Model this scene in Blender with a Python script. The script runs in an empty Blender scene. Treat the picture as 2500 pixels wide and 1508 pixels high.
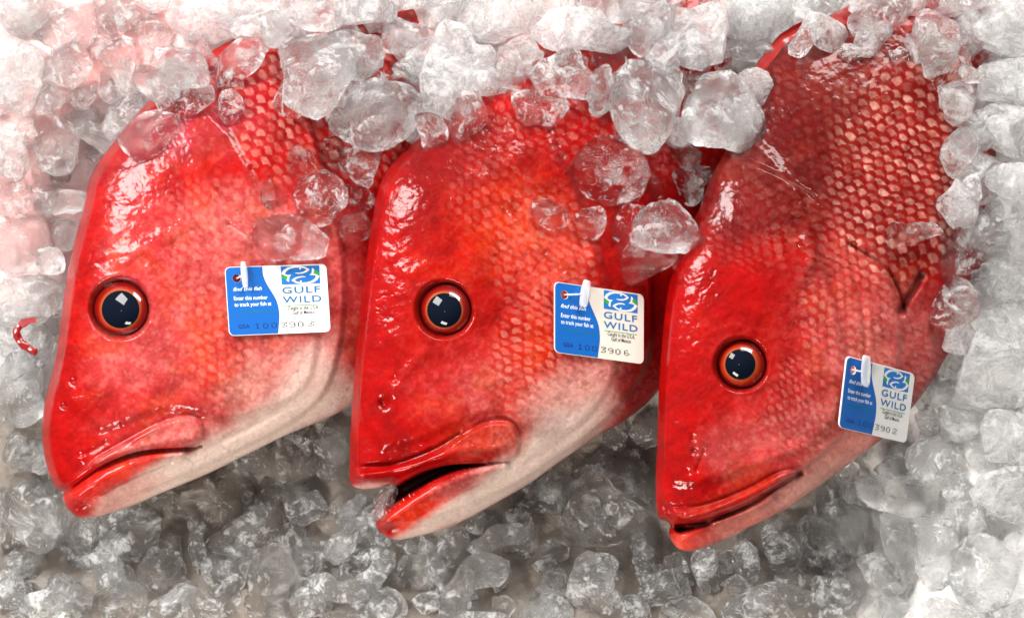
import bpy, math, random
import numpy as np

random.seed(7); np.random.seed(7)
SC = bpy.context.scene
COL = SC.collection
PX = 0.0002            # one photograph pixel at the fish = 0.2 mm
HC = 4600.0            # camera height above the fish, in the same units

def W(px, py, z):
    """a point of the display, given where it lies across and its height z, in metres"""
    px = np.asarray(px, float); py = np.asarray(py, float); z = np.asarray(z, float)
    s = (HC - z) / HC
    return np.stack([(px - 1250) * s * PX, -(py - 754) * s * PX, z * PX + 0 * px], -1)

# ------------------------------------------------------------------ camera, world, lamps
cam = bpy.data.cameras.new("camera"); camo = bpy.data.objects.new("camera", cam); COL.objects.link(camo)
camo.location = (0, 0, HC * PX); cam.sensor_width = 36; cam.lens = 36 * HC / 2500.0
cam.clip_start = 0.05; cam.clip_end = 20
SC.camera = camo
wd = bpy.data.worlds.new("World"); SC.world = wd; wd.use_nodes = True
wn = wd.node_tree; wn.nodes.clear()
wo = wn.nodes.new("ShaderNodeOutputWorld"); wb = wn.nodes.new("ShaderNodeBackground")
tc = wn.nodes.new("ShaderNodeTexCoord"); mp = wn.nodes.new("ShaderNodeVectorMath"); mp.operation = 'DOT_PRODUCT'
mp.inputs[1].default_value = (-0.35, 0.75, 0.45)
rp = wn.nodes.new("ShaderNodeValToRGB")
rp.color_ramp.elements[0].position = 0.0; rp.color_ramp.elements[0].color = (0.15, 0.12, 0.095, 1)
rp.color_ramp.elements[1].position = 1.0; rp.color_ramp.elements[1].color = (1.0, 0.98, 0.96, 1)
e = rp.color_ramp.elements.new(0.45); e.color = (0.30, 0.27, 0.245, 1)
mr = wn.nodes.new("ShaderNodeMapRange"); mr.inputs[1].default_value = -0.9; mr.inputs[2].default_value = 0.9
wn.links.new(tc.outputs["Generated"], mp.inputs[0]); wn.links.new(mp.outputs["Value"], mr.inputs[0])
wn.links.new(mr.outputs[0], rp.inputs[0]); wn.links.new(rp.outputs[0], wb.inputs[0]); wn.links.new(wb.outputs[0], wo.inputs[0])
wb.inputs[1].default_value = 0.42

def area(name, loc, tgt, size, power, col=(1, 1, 1), sy=None):
    l = bpy.data.lights.new(name, 'AREA'); l.shape = 'RECTANGLE'; l.size = size; l.size_y = sy or size
    l.energy = power; l.color = col
    o = bpy.data.objects.new(name, l); COL.objects.link(o); o.location = loc
    from mathutils import Vector
    o.rotation_euler = (Vector(tgt) - Vector(loc)).to_track_quat('-Z', 'Y').to_euler()
    return o
area("softbox_lamp", (-0.58, 0.38, 0.52), (0.0, 0.0, 0.0), 0.32, 12.5, (1.0, 0.985, 0.96), 0.34)
area("front_fill", (-0.30, -0.72, 0.48), (0.06, -0.13, -0.02), 0.34, 8.5, (1.0, 0.94, 0.86), 0.16)  # added fill to brighten the lower ice, stands for no real lamp
area("overhead_lamp", (0.36, 0.80, 0.55), (0.12, -0.02, 0.0), 0.8, 17.0, (1.0, 0.97, 0.93), 0.30)

SC.view_settings.view_transform = 'Standard'; SC.view_settings.look = 'None'
SC.view_settings.exposure = 0.0; SC.view_settings.gamma = 1.0
SC.view_settings.use_curve_mapping = False
SC.render.engine = 'CYCLES'
cy = SC.cycles
cy.max_bounces = 20; cy.transmission_bounces = 18; cy.transparent_max_bounces = 16
cy.diffuse_bounces = 4; cy.glossy_bounces = 6; cy.caustics_reflective = True; cy.caustics_refractive = True
cy.blur_glossy = 0.6; cy.sample_clamp_indirect = 20.0; cy.use_denoising = True
try: cy.denoiser = 'OPENIMAGEDENOISE'
except Exception: pass

# ------------------------------------------------------------------ helpers
def tag(o, label=None, cat=None, group=None, kind=None):
    if label: o["label"] = label
    if cat: o["category"] = cat
    if group: o["group"] = group
    if kind: o["kind"] = kind
    return o

def mesh_obj(name, verts, faces, mat, parent=None, smooth=True, cols=None, origin=None):
    verts = np.asarray(verts, float)
    c = verts.mean(0) if origin is None else np.asarray(origin, float)
    me = bpy.data.meshes.new(name)
    me.from_pydata((verts - c).tolist(), [], faces if isinstance(faces, list) else faces.tolist())
    if cols is not None:
        a = me.color_attributes.new("Col", 'FLOAT_COLOR', 'POINT')
        cc = np.ones((len(verts), 4)); cc[:, :3] = cols
        a.data.foreach_set("color", cc.ravel())
    if smooth: me.polygons.foreach_set("use_smooth", [True] * len(me.polygons))
    me.materials.append(mat)
    me.update()
    if smooth and name.startswith("ice_") and name != "ice_bed": me.set_sharp_from_angle(angle=math.radians(24))
    o = bpy.data.objects.new(name, me); COL.objects.link(o)
    if parent is not None:
        o.parent = parent; o.location = c - np.array(world_loc(parent))
    else: o.location = c
    return o

def world_loc(o):
    p = np.array(o.location)
    return p + world_loc(o.parent) if o.parent else p

_T = np.random.rand(256, 256)
def vnoise(x, y, seed=0):
    x = np.asarray(x) + seed * 17.31; y = np.asarray(y) + seed * 9.77
    xi = np.floor(x).astype(int); yi = np.floor(y).astype(int); fx = x - xi; fy = y - yi
    fx = fx * fx * fx * (fx * (fx * 6 - 15) + 10); fy = fy * fy * fy * (fy * (fy * 6 - 15) + 10)
    g = lambda i, j: _T[(xi + i) & 255, (yi + j) & 255]
    return (g(0, 0) * (1 - fx) + g(1, 0) * fx) * (1 - fy) + (g(0, 1) * (1 - fx) + g(1, 1) * fx) * fy
def fbm(x, y, sc, octv=4, seed=0):
    s = 0; a = 1; t = 0
    for k in range(octv):
        s = s + a * vnoise(x / sc * 2 ** k, y / sc * 2 ** k, seed + k * 3); t += a; a *= 0.55
    return s / t * 2 - 1
def sstep(a, b, x):
    t = np.clip((x - a) / (b - a), 0, 1); return t * t * (3 - 2 * t)
def chaikin(p, n=2, closed=True):
    p = np.asarray(p, float)
    for _ in range(n):
        q = np.roll(p, -1, 0) if closed else p[1:]
        b = p if closed else p[:-1]
        r = np.empty((len(b) * 2, p.shape[1])); r[0::2] = b * .75 + q * .25; r[1::2] = b * .25 + q * .75
        if not closed: r = np.vstack([p[:1], r, p[-1:]])
        p = r
    return p
def seg_dist(X, Y, poly, closed=True):
    """distance, nearest point"""
    P = np.asarray(poly, np.float64); Q = np.roll(P, -1, 0)
    if not closed: P, Q = P[:-1], Q[:-1]
    D = Q - P; L = (D ** 2).sum(1) + 1e-9
    sh = X.shape; x = X.ravel(); y = Y.ravel(); n = len(x)
    best = np.full(n, 1e18); bx = np.zeros(n); by = np.zeros(n)
    for i in range(len(P)):
        t = np.clip(((x - P[i, 0]) * D[i, 0] + (y - P[i, 1]) * D[i, 1]) / L[i], 0, 1)
        qx = P[i, 0] + t * D[i, 0]; qy = P[i, 1] + t * D[i, 1]
        d = (x - qx) ** 2 + (y - qy) ** 2
        m = d < best
        best[m] = d[m]; bx[m] = qx[m]; by[m] = qy[m]
    return np.sqrt(best).reshape(sh), bx.reshape(sh), by.reshape(sh)
def inside(X, Y, poly):
    P = np.asarray(poly, float); Q = np.roll(P, -1, 0)
    r = np.zeros(X.shape, bool)
    for (x1, y1), (x2, y2) in zip(P, Q):
        if y1 == y2: continue
        c = ((y1 > Y) != (y2 > Y)) & (X < (x2 - x1) * (Y - y1) / (y2 - y1) + x1)
        r ^= c
    return r
def blur(a, k):
    w = np.exp(-0.5 * (np.arange(-2 * k, 2 * k + 1) / k) ** 2); w /= w.sum()
    a = np.apply_along_axis(lambda v: np.convolve(np.pad(v, 2 * k, 'edge'), w, 'valid'), 0, a)
    return np.apply_along_axis(lambda v: np.convolve(np.pad(v, 2 * k, 'edge'), w, 'valid'), 1, a)

# ------------------------------------------------------------------ materials
def new_mat(name):
    m = bpy.data.materials.new(name); m.use_nodes = True
    nt = m.node_tree; nt.nodes.clear()
    out = nt.nodes.new("ShaderNodeOutputMaterial")
    return m, nt, out
def N(nt, t, **kw):
    n = nt.nodes.new(t)
    for k, v in kw.items():
        if k.startswith("_"): setattr(n, k[1:], v)
        else: n.inputs[k.replace("__", " ")].default_value = v
    return n
def principled(nt, out, **kw):
    p = nt.nodes.new("ShaderNodeBsdfPrincipled")
    for k, v in kw.items(): p.inputs[k.replace("_", " ")].default_value = v
    if out: nt.links.new(p.outputs[0], out.inputs[0])
    return p

def skin_mat():
    m, nt, out = new_mat("wet_fish_skin")
    p = principled(nt, out, Roughness=0.40, IOR=1.36)
    p.inputs["Specular IOR Level"].default_value = 0.06; p.inputs["Coat Weight"].default_value = 0.7; p.inputs["Coat Roughness"].default_value = 0.09
    p.inputs["Coat IOR"].default_value = 1.36
    at = N(nt, "ShaderNodeAttribute", _attribute_name="Col")
    tcn = N(nt, "ShaderNodeTexCoord")
    n1 = N(nt, "ShaderNodeTexNoise", Scale=600.0, Detail=4.0)
    n2 = N(nt, "ShaderNodeTexVoronoi", Scale=330.0)
    n3 = N(nt, "ShaderNodeTexNoise", Scale=190.0, Detail=5.0, Roughness=0.65)
    for n in (n1, n2, n3): nt.links.new(tcn.outputs["Object"], n.inputs["Vector"])
    mx = N(nt, "ShaderNodeMix", _data_type='RGBA', _blend_type='MULTIPLY'); mx.inputs[0].default_value = 0.5
    cr = N(nt, "ShaderNodeValToRGB"); cr.color_ramp.elements[0].position = .3; cr.color_ramp.elements[0].color = (.72, .60, .58, 1)
    cr.color_ramp.elements[1].position = .62; cr.color_ramp.elements[1].color = (1, 1, 1, 1)
    nt.links.new(n1.outputs[0], cr.inputs[0]); nt.links.new(cr.outputs[0], mx.inputs[7]); nt.links.new(at.outputs["Color"], mx.inputs[6])
    nt.links.new(mx.outputs[2], p.inputs["Base Color"])
    b1 = N(nt, "ShaderNodeBump", Strength=0.26, Distance=0.0004)
    b2 = N(nt, "ShaderNodeBump", Strength=0.16, Distance=0.0008)
    b3 = N(nt, "ShaderNodeBump", Strength=0.18, Distance=0.0008)
    nt.links.new(n1.outputs[0], b1.inputs["Height"]); nt.links.new(n2.outputs[0], b2.inputs["Height"]); nt.links.new(n3.outputs[0], b3.inputs["Height"])
    nt.links.new(b1.outputs[0], b2.inputs["Normal"]); nt.links.new(b2.outputs[0], b3.inputs["Normal"])
    nt.links.new(b3.outputs[0], p.inputs["Normal"]); nt.links.new(b3.outputs[0], p.inputs["Coat Normal"])
    return m
def simple_mat(name, col, rough=0.4, coat=0.0, **kw):
    m, nt, out = new_mat(name)
    p = principled(nt, out, Roughness=rough); p.inputs["Base Color"].default_value = (*col, 1)
    p.inputs["Coat Weight"].default_value = coat; p.inputs["Coat Roughness"].default_value = 0.04
    return m
def attr_mat(name, rough, coat):
    m, nt, out = new_mat(name)
    p = principled(nt, out, Roughness=rough, IOR=1.3); p.inputs["Coat Weight"].default_value = coat; p.inputs["Coat Roughness"].default_value = 0.03
    at = N(nt, "ShaderNodeAttribute", _attribute_name="Col"); nt.links.new(at.outputs["Color"], p.inputs["Base Color"])
    return m
def ice_mat(name, frost_lo, frost_hi, rough, lo, hi, bs, tint=(0.985, 0.99, 0.99)):
    m, nt, out = new_mat(name)
    g = principled(nt, None, IOR=1.31); g.inputs["Transmission Weight"].default_value = 1.0
    g.inputs["Base Color"].default_value = (*tint, 1)
    tcn = N(nt, "ShaderNodeTexCoord"); oi = N(nt, "ShaderNodeObjectInfo")
    va = N(nt, "ShaderNodeVectorMath", _operation='ADD')
    nt.links.new(tcn.outputs["Object"], va.inputs[0]); nt.links.new(oi.outputs["Location"], va.inputs[1])
    big = N(nt, "ShaderNodeTexNoise", Scale=75.0, Detail=6.0, Roughness=0.6, Distortion=1.4)
    fine = N(nt, "ShaderNodeTexNoise", Scale=260.0, Detail=6.0, Roughness=0.7, Distortion=1.0)
    crk = N(nt, "ShaderNodeTexVoronoi", Scale=150.0, _feature='DISTANCE_TO_EDGE')
    for n in (big, fine): nt.links.new(va.outputs[0], n.inputs["Vector"])
    wv = N(nt, "ShaderNodeVectorMath", _operation='MULTIPLY_ADD'); wv.inputs[1].default_value = (.012, .012, .012)
    nt.links.new(fine.outputs["Color"], wv.inputs[0]); nt.links.new(va.outputs[0], wv.inputs[2]); nt.links.new(wv.outputs[0], crk.inputs["Vector"])
    rr = N(nt, "ShaderNodeMapRange"); rr.inputs[1].default_value = .42; rr.inputs[2].default_value = .62
    rr.inputs[3].default_value = rough * .2; rr.inputs[4].default_value = rough * 2
    nt.links.new(fine.outputs[0], rr.inputs[0]); nt.links.new(rr.outputs[0], g.inputs["Roughness"])
    b0 = N(nt, "ShaderNodeBump", Strength=0.25 * bs, Distance=0.0008)
    b1 = N(nt, "ShaderNodeBump", Strength=0.55 * bs, Distance=0.0016)
    b2 = N(nt, "ShaderNodeBump", Strength=0.8, Distance=0.005)
    nt.links.new(crk.outputs["Distance"], b0.inputs["Height"]); nt.links.new(fine.outputs[0], b1.inputs["Height"]); nt.links.new(big.outputs[0], b2.inputs["Height"])
    nt.links.new(b0.outputs[0], b1.inputs["Normal"]); nt.links.new(b1.outputs[0], b2.inputs["Normal"]); nt.links.new(b2.outputs[0], g.inputs["Normal"])
    df = principled(nt, None, Roughness=0.25, IOR=1.31); df.inputs["Base Color"].default_value = (.93, .93, .93, 1)
    tr = N(nt, "ShaderNodeBsdfTranslucent", Color=(0.95, 0.95, 0.95, 1))
    nt.links.new(b2.outputs[0], df.inputs["Normal"])
    wm = N(nt, "ShaderNodeMixShader", Fac=0.55); nt.links.new(df.outputs[0], wm.inputs[1]); nt.links.new(tr.outputs[0], wm.inputs[2])
    mu = N(nt, "ShaderNodeMath", _operation='MULTIPLY_ADD'); mu.inputs[1].default_value = .55
    ml = N(nt, "ShaderNodeMath", _operation='MULTIPLY'); ml.inputs[1].default_value = .45
    nt.links.new(fine.outputs[0], ml.inputs[0]); nt.links.new(big.outputs[0], mu.inputs[0]); nt.links.new(ml.outputs[0], mu.inputs[2])
    fr = N(nt, "ShaderNodeMapRange"); fr.inputs[1].default_value = lo; fr.inputs[2].default_value = hi
    fr.inputs[3].default_value = frost_lo; fr.inputs[4].default_value = frost_hi
    nt.links.new(mu.outputs[0], fr.inputs[0])
    m1 = N(nt, "ShaderNodeMixShader"); nt.links.new(fr.outputs[0], m1.inputs[0]); nt.links.new(g.outputs[0], m1.inputs[1]); nt.links.new(wm.outputs[0], m1.inputs[2])
    nt.links.new(m1.outputs[0], out.inputs[0])
    return m
SKIN = skin_mat()
ICE = {'c': ice_mat("clear_ice", 0.0, 0.55, 0.012, .545, .61, .40), 'm': ice_mat("cloudy_ice", 0.0, 0.68, 0.025, .50, .61, .65), 'f': ice_mat("frosted_ice", 0.18, 0.80, 0.08, .43, .62, .7), 'b': ice_mat("bed_ice", 0.08, 0.88, 0.015, .50, .60, .7)}

# ------------------------------------------------------------------ height map of everything laid so far
GS = 10
gx = np.arange(-600, 3101, GS); gy = np.arange(-600, 2101, GS)
GXX, GYY = np.meshgrid(gx, gy)
def bed_height(X, Y):
    h = np.full(np.shape(X), -235.0)
    h = h + 175 * sstep(420, 120, Y)                                  # heaped above the fish
    h = h + 130 * sstep(260, 60, X) * sstep(1350, 900, Y) * sstep(100, 400, Y)
    h = h + 165 * sstep(2050, 2420, X) * sstep(120, 400, Y)
    h = h + 70 * sstep(1330, 1560, Y)
    return h
TOP = bed_height(GXX, GYY)
def sample_top(poly, q=85):
    P = np.asarray(poly, float)
    x0, y0 = P.min(0); x1, y1 = P.max(0)
    i0, i1 = np.searchsorted(gx, [x0, x1]); j0, j1 = np.searchsorted(gy, [y0, y1])
    sx = GXX[j0:j1 + 1, i0:i1 + 1]; sy = GYY[j0:j1 + 1, i0:i1 + 1]
    m = inside(sx, sy, P)
    if not m.any(): return -150.0, None
    return float(np.percentile(TOP[j0:j1 + 1, i0:i1 + 1][m], q)), (slice(j0, j1 + 1), slice(i0, i1 + 1), m)
def raise_top(sel, z):
    if sel is None: return
    a, b, m = sel; t = TOP[a, b]; t[m] = np.maximum(t[m], z); TOP[a, b] = t

# ------------------------------------------------------------------ the ice bed
def build_bed():
    xs = np.arange(-1500, 4001, 18.0); ys = np.arange(-1500, 3001, 18.0)
    X, Y = np.meshgrid(xs, ys)
    Z = bed_height(X, Y) - 45
    # lumpy: rounded cells like packed nuggets
    best = np.full(X.shape, 9e9); c = 85.0
    ix = np.floor(X / c).astype(int); iy = np.floor(Y / c).astype(int)
    for a in (-1, 0, 1):
        for b in (-1, 0, 1):
            jx = (ix + a + _T[(ix + a) & 255, (iy + b) & 255]) * c
            jy = (iy + b + _T[(iy + b) & 255, (ix + a + 77) & 255]) * c
            best = np.minimum(best, (X - jx) ** 2 + (Y - jy) ** 2)
    d = np.sqrt(best) / c
    Z = Z + 42 * np.sqrt(np.clip(1 - d ** 2, 0, 1)) + 18 * fbm(X, Y, 60, 3, 5)
    # meltwater stained by the catch near the fish
    pink = np.clip(1.1 * sstep(900, 300, Y) * sstep(2100, 300, X) + 0.5 * np.exp(-((X - 40) / 190) ** 2 - ((Y - 540) / 150) ** 2) + .12 * sstep(700, 300, Y), 0, 1) * (0.55 + 0.45 * fbm(X, Y, 170, 3, 8))
    pink = np.clip(pink, 0, 1)[..., None]
    colr = np.array([0.62, 0.61, 0.60]) * (1 - pink) + np.array([0.62, 0.25, 0.235]) * pink
    bed_shade = (sstep(820, 1060, Y) * sstep(2250, 1950, X))[..., None]      # lower bed: shade painted into the colour as brown-grey
    colr = colr * (1 - bed_shade) + np.array([0.21, 0.18, 0.155]) * bed_shade
    ny, nx = X.shape
    idx = np.arange(nx * ny).reshape(ny, nx)
    F = np.stack([idx[:-1, :-1], idx[1:, :-1], idx[1:, 1:], idx[:-1, 1:]], -1).reshape(-1, 4)
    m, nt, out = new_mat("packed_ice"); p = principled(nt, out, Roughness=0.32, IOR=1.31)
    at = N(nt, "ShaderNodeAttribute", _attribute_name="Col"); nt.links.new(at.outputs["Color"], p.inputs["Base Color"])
    tn = N(nt, "ShaderNodeTexCoord"); nz = N(nt, "ShaderNodeTexNoise", Scale=160.0, Detail=5.0)
    bp = N(nt, "ShaderNodeBump", Strength=0.8, Distance=0.003)
    nt.links.new(tn.outputs["Object"], nz.inputs["Vector"]); nt.links.new(nz.outputs[0], bp.inputs["Height"]); nt.links.new(bp.outputs[0], p.inputs["Normal"])
    V = W(X.ravel(), Y.ravel(), Z.ravel())
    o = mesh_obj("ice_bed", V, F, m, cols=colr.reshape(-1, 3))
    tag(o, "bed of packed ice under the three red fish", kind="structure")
build_bed()

# ------------------------------------------------------------------ the fish
RED = (0.29, 0.0004, 0.0003); DEEP = (0.13, 0.002, 0.003); MAROON = (0.085, 0.003, 0.003); PINKRED = (0.38, 0.020, 0.019)
PINK = (0.44, 0.085, 0.080); ORANGE = (0.42, 0.018, 0.003); CREAM = (0.56, 0.28, 0.235); WHITE = (0.68, 0.53, 0.46); MAG = (0.32, 0.012, 0.035)
PURP = (0.16, 0.012, 0.03); GREYP = (0.35, 0.22, 0.20)
EYES = []
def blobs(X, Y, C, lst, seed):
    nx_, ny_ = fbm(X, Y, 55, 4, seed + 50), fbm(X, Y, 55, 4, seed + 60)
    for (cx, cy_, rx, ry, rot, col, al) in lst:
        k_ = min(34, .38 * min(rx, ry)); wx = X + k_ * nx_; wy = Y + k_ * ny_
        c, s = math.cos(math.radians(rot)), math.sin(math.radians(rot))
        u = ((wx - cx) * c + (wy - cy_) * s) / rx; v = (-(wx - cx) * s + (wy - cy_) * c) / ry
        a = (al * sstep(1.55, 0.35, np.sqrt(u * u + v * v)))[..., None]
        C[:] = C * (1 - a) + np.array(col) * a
def scales(X, Y, ang, size, seed):
    """overlapping fish scales: height ramp and paleness; ang = direction to the tail (degrees, image axes)"""
    c, s = math.cos(math.radians(ang)), math.sin(math.radians(ang))
    wx = X + 30 * fbm(X, Y, 240, 2, seed) + 5 * fbm(X, Y, 40, 2, seed + 1); wy = Y + 30 * fbm(X, Y, 240, 2, seed + 4) + 5 * fbm(X, Y, 40, 2, seed + 2)
    U = (wx * c + wy * s) / size; V = (-wx * s + wy * c) / (size * 0.90)
    bestu = np.full(X.shape, 9e9); H = np.zeros(X.shape); Pp = np.zeros(X.shape); Id = np.zeros(X.shape)
    r0 = np.floor(U / 0.62).astype(int)
    for a in range(-2, 3):
        row = r0 + a; off = (row & 1) * 0.5
        k0 = np.floor(V - off + 0.5).astype(int)
        for b in (-1, 0, 1):
            k = k0 + b
            j = _T[row & 255, k & 255] - .5; j2 = _T[k & 255, (row + 99) & 255] - .5
            cu = row * 0.62 + j * .10; cv = k + off + j2 * .10
            du = (U - cu); dv = (V - cv)
            r = np.sqrt((du / 0.80) ** 2 + (dv / 0.66) ** 2)
            m = (r < 1) & (cu < bestu)
            bestu = np.where(m, cu, bestu)
            H = np.where(m, (du + 0.2) * 0.6 - r ** 4 * 0.5, H)
            # paleness: exposed tailward half of the scale, away from its rim
            p = sstep(0.0, 0.42, 1 - (np.abs(du - .22) / .30) ** 1.3 - (np.abs(dv + .3 * (du - .22)) / .56) ** 1.6)
            Pp = np.where(m, p, Pp); Id = np.where(m, _T[(row * 7) & 255, (k * 5) & 255], Id)
    return H, Pp, Id

def make_fish(name, label, outline, tilt, hmax, eye, mouth, plates, ridges, pits, paint, scl, pocket, seed, eyecol):
    global TOP
    poly = chaikin(outline, 2)
    g = 3.0
    x0, y0 = poly.min(0) - 9; x1, y1 = poly.max(0) + 9
    xs = np.arange(x0, x1, g); ys = np.arange(max(y0, -260), y1, g)
    X, Y = np.meshgrid(xs, ys)
    d, bx, by = seg_dist(X, Y, poly)
    ins = inside(X, Y, poly)
    ok = ins & (d > 0.45 * g)
    dd = np.where(ok, d, 0)
    jaw = np.asarray(outline[0], float)
    tt, z_at, sl = tilt
    dist = np.hypot(X - mouth[0], Y - mouth[1])
    Hm = hmax * (0.62 + 0.62 * sstep(0, 560, dist))
    Wd = 150 + 175 * sstep(0, 520, dist)
    h = Hm * np.sqrt(np.clip(1 - (1 - np.clip(dd / Wd, 0, 1)) ** 2.2, 0, 1))
    hb = blur(h, 6); wgt = sstep(15, 70, dd); h = h * (1 - wgt) + hb * wgt
    edge = sstep(2, 22, dd)
    f = np.zeros(X.shape)
    dark = np.zeros(X.shape)
    for (pts, A, e) in plates:
        pp = chaikin(pts, 2); q, _, _ = seg_dist(X, Y, pp); q = np.where(inside(X, Y, pp), q, -q)
        f += A * sstep(-e * .2, e, q)
    for (pts, A, w) in ridges:
        pp = chaikin(pts, 2, False); q, _, _ = seg_dist(X, Y, pp, False)
        f += A * np.exp(-(q / w) ** 2)
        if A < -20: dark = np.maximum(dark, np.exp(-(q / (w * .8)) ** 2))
    for (px, py, r, A) in pits:
        f += A * np.exp(-((X - px) ** 2 + (Y - py) ** 2) / r ** 2)
    ex, ey, ER = eye
    r = np.hypot(X - ex, Y - ey)
    # brow bulge, rim and socket
    f += 2.5 * np.exp(-((r - ER * 1.14) / (ER * .16)) ** 2)
    flat = h + f
    jj = int((ey - ys[0]) / g); ii = int((ex - xs[0]) / g)
    zeye = flat[jj, ii]; gxm = (h[jj, ii + 12] - h[jj, ii - 12]) / (24 * g); gym = (h[jj + 12, ii] - h[jj - 12, ii]) / (24 * g)
    f -= 34 * sstep(ER * 1.26, ER * 0.90, r)
    # skin relief
    rel = 4.5 * fbm(X, Y, 110, 4, seed) + 0.9 * fbm(X * .5 + Y * .86, (X * -.86 + Y * .5) * .35, 16, 3, seed + 2) + 0.7 * fbm(X, Y, 14, 3, seed + 3)
    SH = np.zeros(X.shape); SP = np.zeros(X.shape); SID = np.zeros(X.shape)
    for (msk, ang, size, amp, pale) in scl:
        M = np.zeros(X.shape)
        for (cx, cyy, rx, ry, rot, al) in msk:
            c, s = math.cos(math.radians(rot)), math.sin(math.radians(rot))
            u = ((X - cx) * c + (Y - cyy) * s) / rx; v = (-(X - cx) * s + (Y - cyy) * c) / ry
            M = np.maximum(M, al * sstep(1.25, 0.8, np.sqrt(u * u + v * v)))
        M = M * sstep(ER * 1.2, ER * 1.5, r)
        hh, pp, idd = scales(X, Y, ang, size, seed + 11)
        SH += M * amp * hh; q = pale * M * pp * (0.30 + 0.85 * idd) * (0.75 + 0.7 * fbm(X, Y, 13, 2, seed + 77)).clip(0, 1.2); m = q > SP; SP = np.where(m, q, SP)
    rel = rel + SH
    # fine creases in the skin
    crz = sstep(.045, 0, np.abs(fbm(X * .7 + Y * .7, (Y * .7 - X * .7) * .5, 42, 3, seed + 81))) * sstep(-.1, .3, fbm(X, Y, 120, 2, seed + 83))
    crz = crz + .7 * sstep(.05, 0, np.abs(fbm(X, Y * 1.5, 20, 2, seed + 85))) * sstep(0, .35, fbm(X, Y, 90, 2, seed + 87))
    crz = np.clip(crz, 0, 1) * sstep(ER * 1.3, ER * 1.7, r)
    rel = rel - 1.7 * crz
    h2 = h + (f + rel) * edge
    if pocket is not None:
        pp = chaikin(pocket, 2); q, _, _ = seg_dist(X, Y, pp); q = np.where(inside(X, Y, pp), q, -q)
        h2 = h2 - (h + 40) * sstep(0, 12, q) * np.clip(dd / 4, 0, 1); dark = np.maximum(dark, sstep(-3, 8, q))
    h2 = np.where(ok, h2, 0)
    # colour of the skin itself
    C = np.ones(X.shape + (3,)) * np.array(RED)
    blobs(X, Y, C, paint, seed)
    mot = fbm(X, Y, 38, 4, seed + 21)[..., None]; mot2 = fbm(X, Y, 12, 3, seed + 31)[..., None]
    sat = (C[..., :1] - C[..., 1:2])
    amt = np.clip(C[..., 1:2] * 12, 0.0, 1)            # paler zones are more mottled
    streak = fbm(X * .5 + Y * .86, (X * -.86 + Y * .5) * .35, 20, 4, seed + 41)[..., None]
    fine = fbm(X, Y, 7, 2, seed + 45)[..., None]
    C = C * (1 + (0.30 * mot + 0.20 * streak + .10 * fine) * (1 - .75 * sstep(.12, .4, C[..., 1:2])))
    C = C + amt * np.clip(mot2 * 1.3 + mot * .8 + fine * .8, -.25, 1) * np.array([0.06, 0.07, 0.06]) * (1 - .6 * sstep(.12, .4, C[..., 1:2]))
    pk = np.clip(sstep(.10, .55, mot2[..., 0] + .5 * streak[..., 0])[..., None] * (.03 + .97 * amt) * (1 - sstep(.15, .4, C[..., 1:2])), 0, 1) * .42   # skin glare painted into the colour as pale flecks
    C = C * (1 - pk) + np.array([0.44, 0.08, 0.07]) * pk
    orr = sstep(.05, .45, fbm(X, Y, 70, 3, seed + 47))[..., None] * .5 * np.clip(1 - C[..., 1:2] * 9, 0, 1)
    C = C * (1 - orr) + C * np.array([1.15, 1.6, .5]) * orr
    C = C * .98 * (1 - .22 * crz[..., None])
    a = np.clip(SP, 0, .95)[..., None]
    C = C * (1 - a) + (np.array([0.58, 0.38, 0.30]) * .85 * np.clip((C[..., :1] - .05) / .18, .10, 1) + C * .9) * a
    # shade of the mouth gaps and fin slit, painted in as dark colour
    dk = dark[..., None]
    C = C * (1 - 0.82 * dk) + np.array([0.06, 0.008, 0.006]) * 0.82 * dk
    # dark ring of skin round the eye
    rr = (np.exp(-((r - ER * 1.04) / (ER * .12)) ** 2) * .55)[..., None]
    C = C * (1 - rr) + np.array([0.10, 0.006, 0.004]) * rr
    C = np.clip(C, 0.002, 0.9)
    # vertices
    cell = ok[:-1, :-1] | ok[1:, :-1] | ok[1:, 1:] | ok[:-1, 1:]
    used = np.zeros(X.shape, bool)
    used[:-1, :-1] |= cell; used[1:, :-1] |= cell; used[1:, 1:] |= cell; used[:-1, 1:] |= cell
    VX = np.where(ok, X, bx); VY = np.where(ok, Y, by)
    mid = z_at + sl[0] * (VX - tt[0]) + sl[1] * (VY - tt[1])
    ztop = mid + h2; zbot = mid - 0.75 * np.where(ok, h, 0)
    id_t = -np.ones(X.shape, int); n = used.sum(); id_t[used] = np.arange(n)
    id_b = id_t.copy(); intr = used & ok; nb = intr.sum(); id_b[intr] = n + np.arange(nb)
    Vt = W(VX[used], VY[used], ztop[used]); Vb = W(VX[intr], VY[intr], zbot[intr])
    cj, ci = np.nonzero(cell)
    def quads(I, rev):
        q = np.stack([I[cj, ci], I[cj + 1, ci], I[cj + 1, ci + 1], I[cj, ci + 1]], -1)
        return q[:, ::-1] if rev else q
    F = np.vstack([quads(id_t, False), quads(id_b, True)])
    V = np.vstack([Vt, Vb]); CC = np.vstack([C[used], C[intr]])
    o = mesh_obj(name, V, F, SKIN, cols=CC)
    tag(o, label, "fish", "red fish lying on the ice")
    # top map
    for (jy, yy) in enumerate(gy):
        k = int(round((yy - ys[0]) / g))
        if k < 0 or k >= len(ys): continue
        kk = np.round((gx - xs[0]) / g).astype(int); m = (kk >= 0) & (kk < len(xs))
        row = np.where(ok[k, kk[m]], ztop[k, kk[m]], -9e9)
        TOP[jy, m] = np.maximum(TOP[jy, m], row)
    # the eye: a dome leaning with the skin, iris painted by radius, pupil a cap of its own
    mz = z_at + sl[0] * (ex - tt[0]) + sl[1] * (ey - tt[1])
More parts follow.
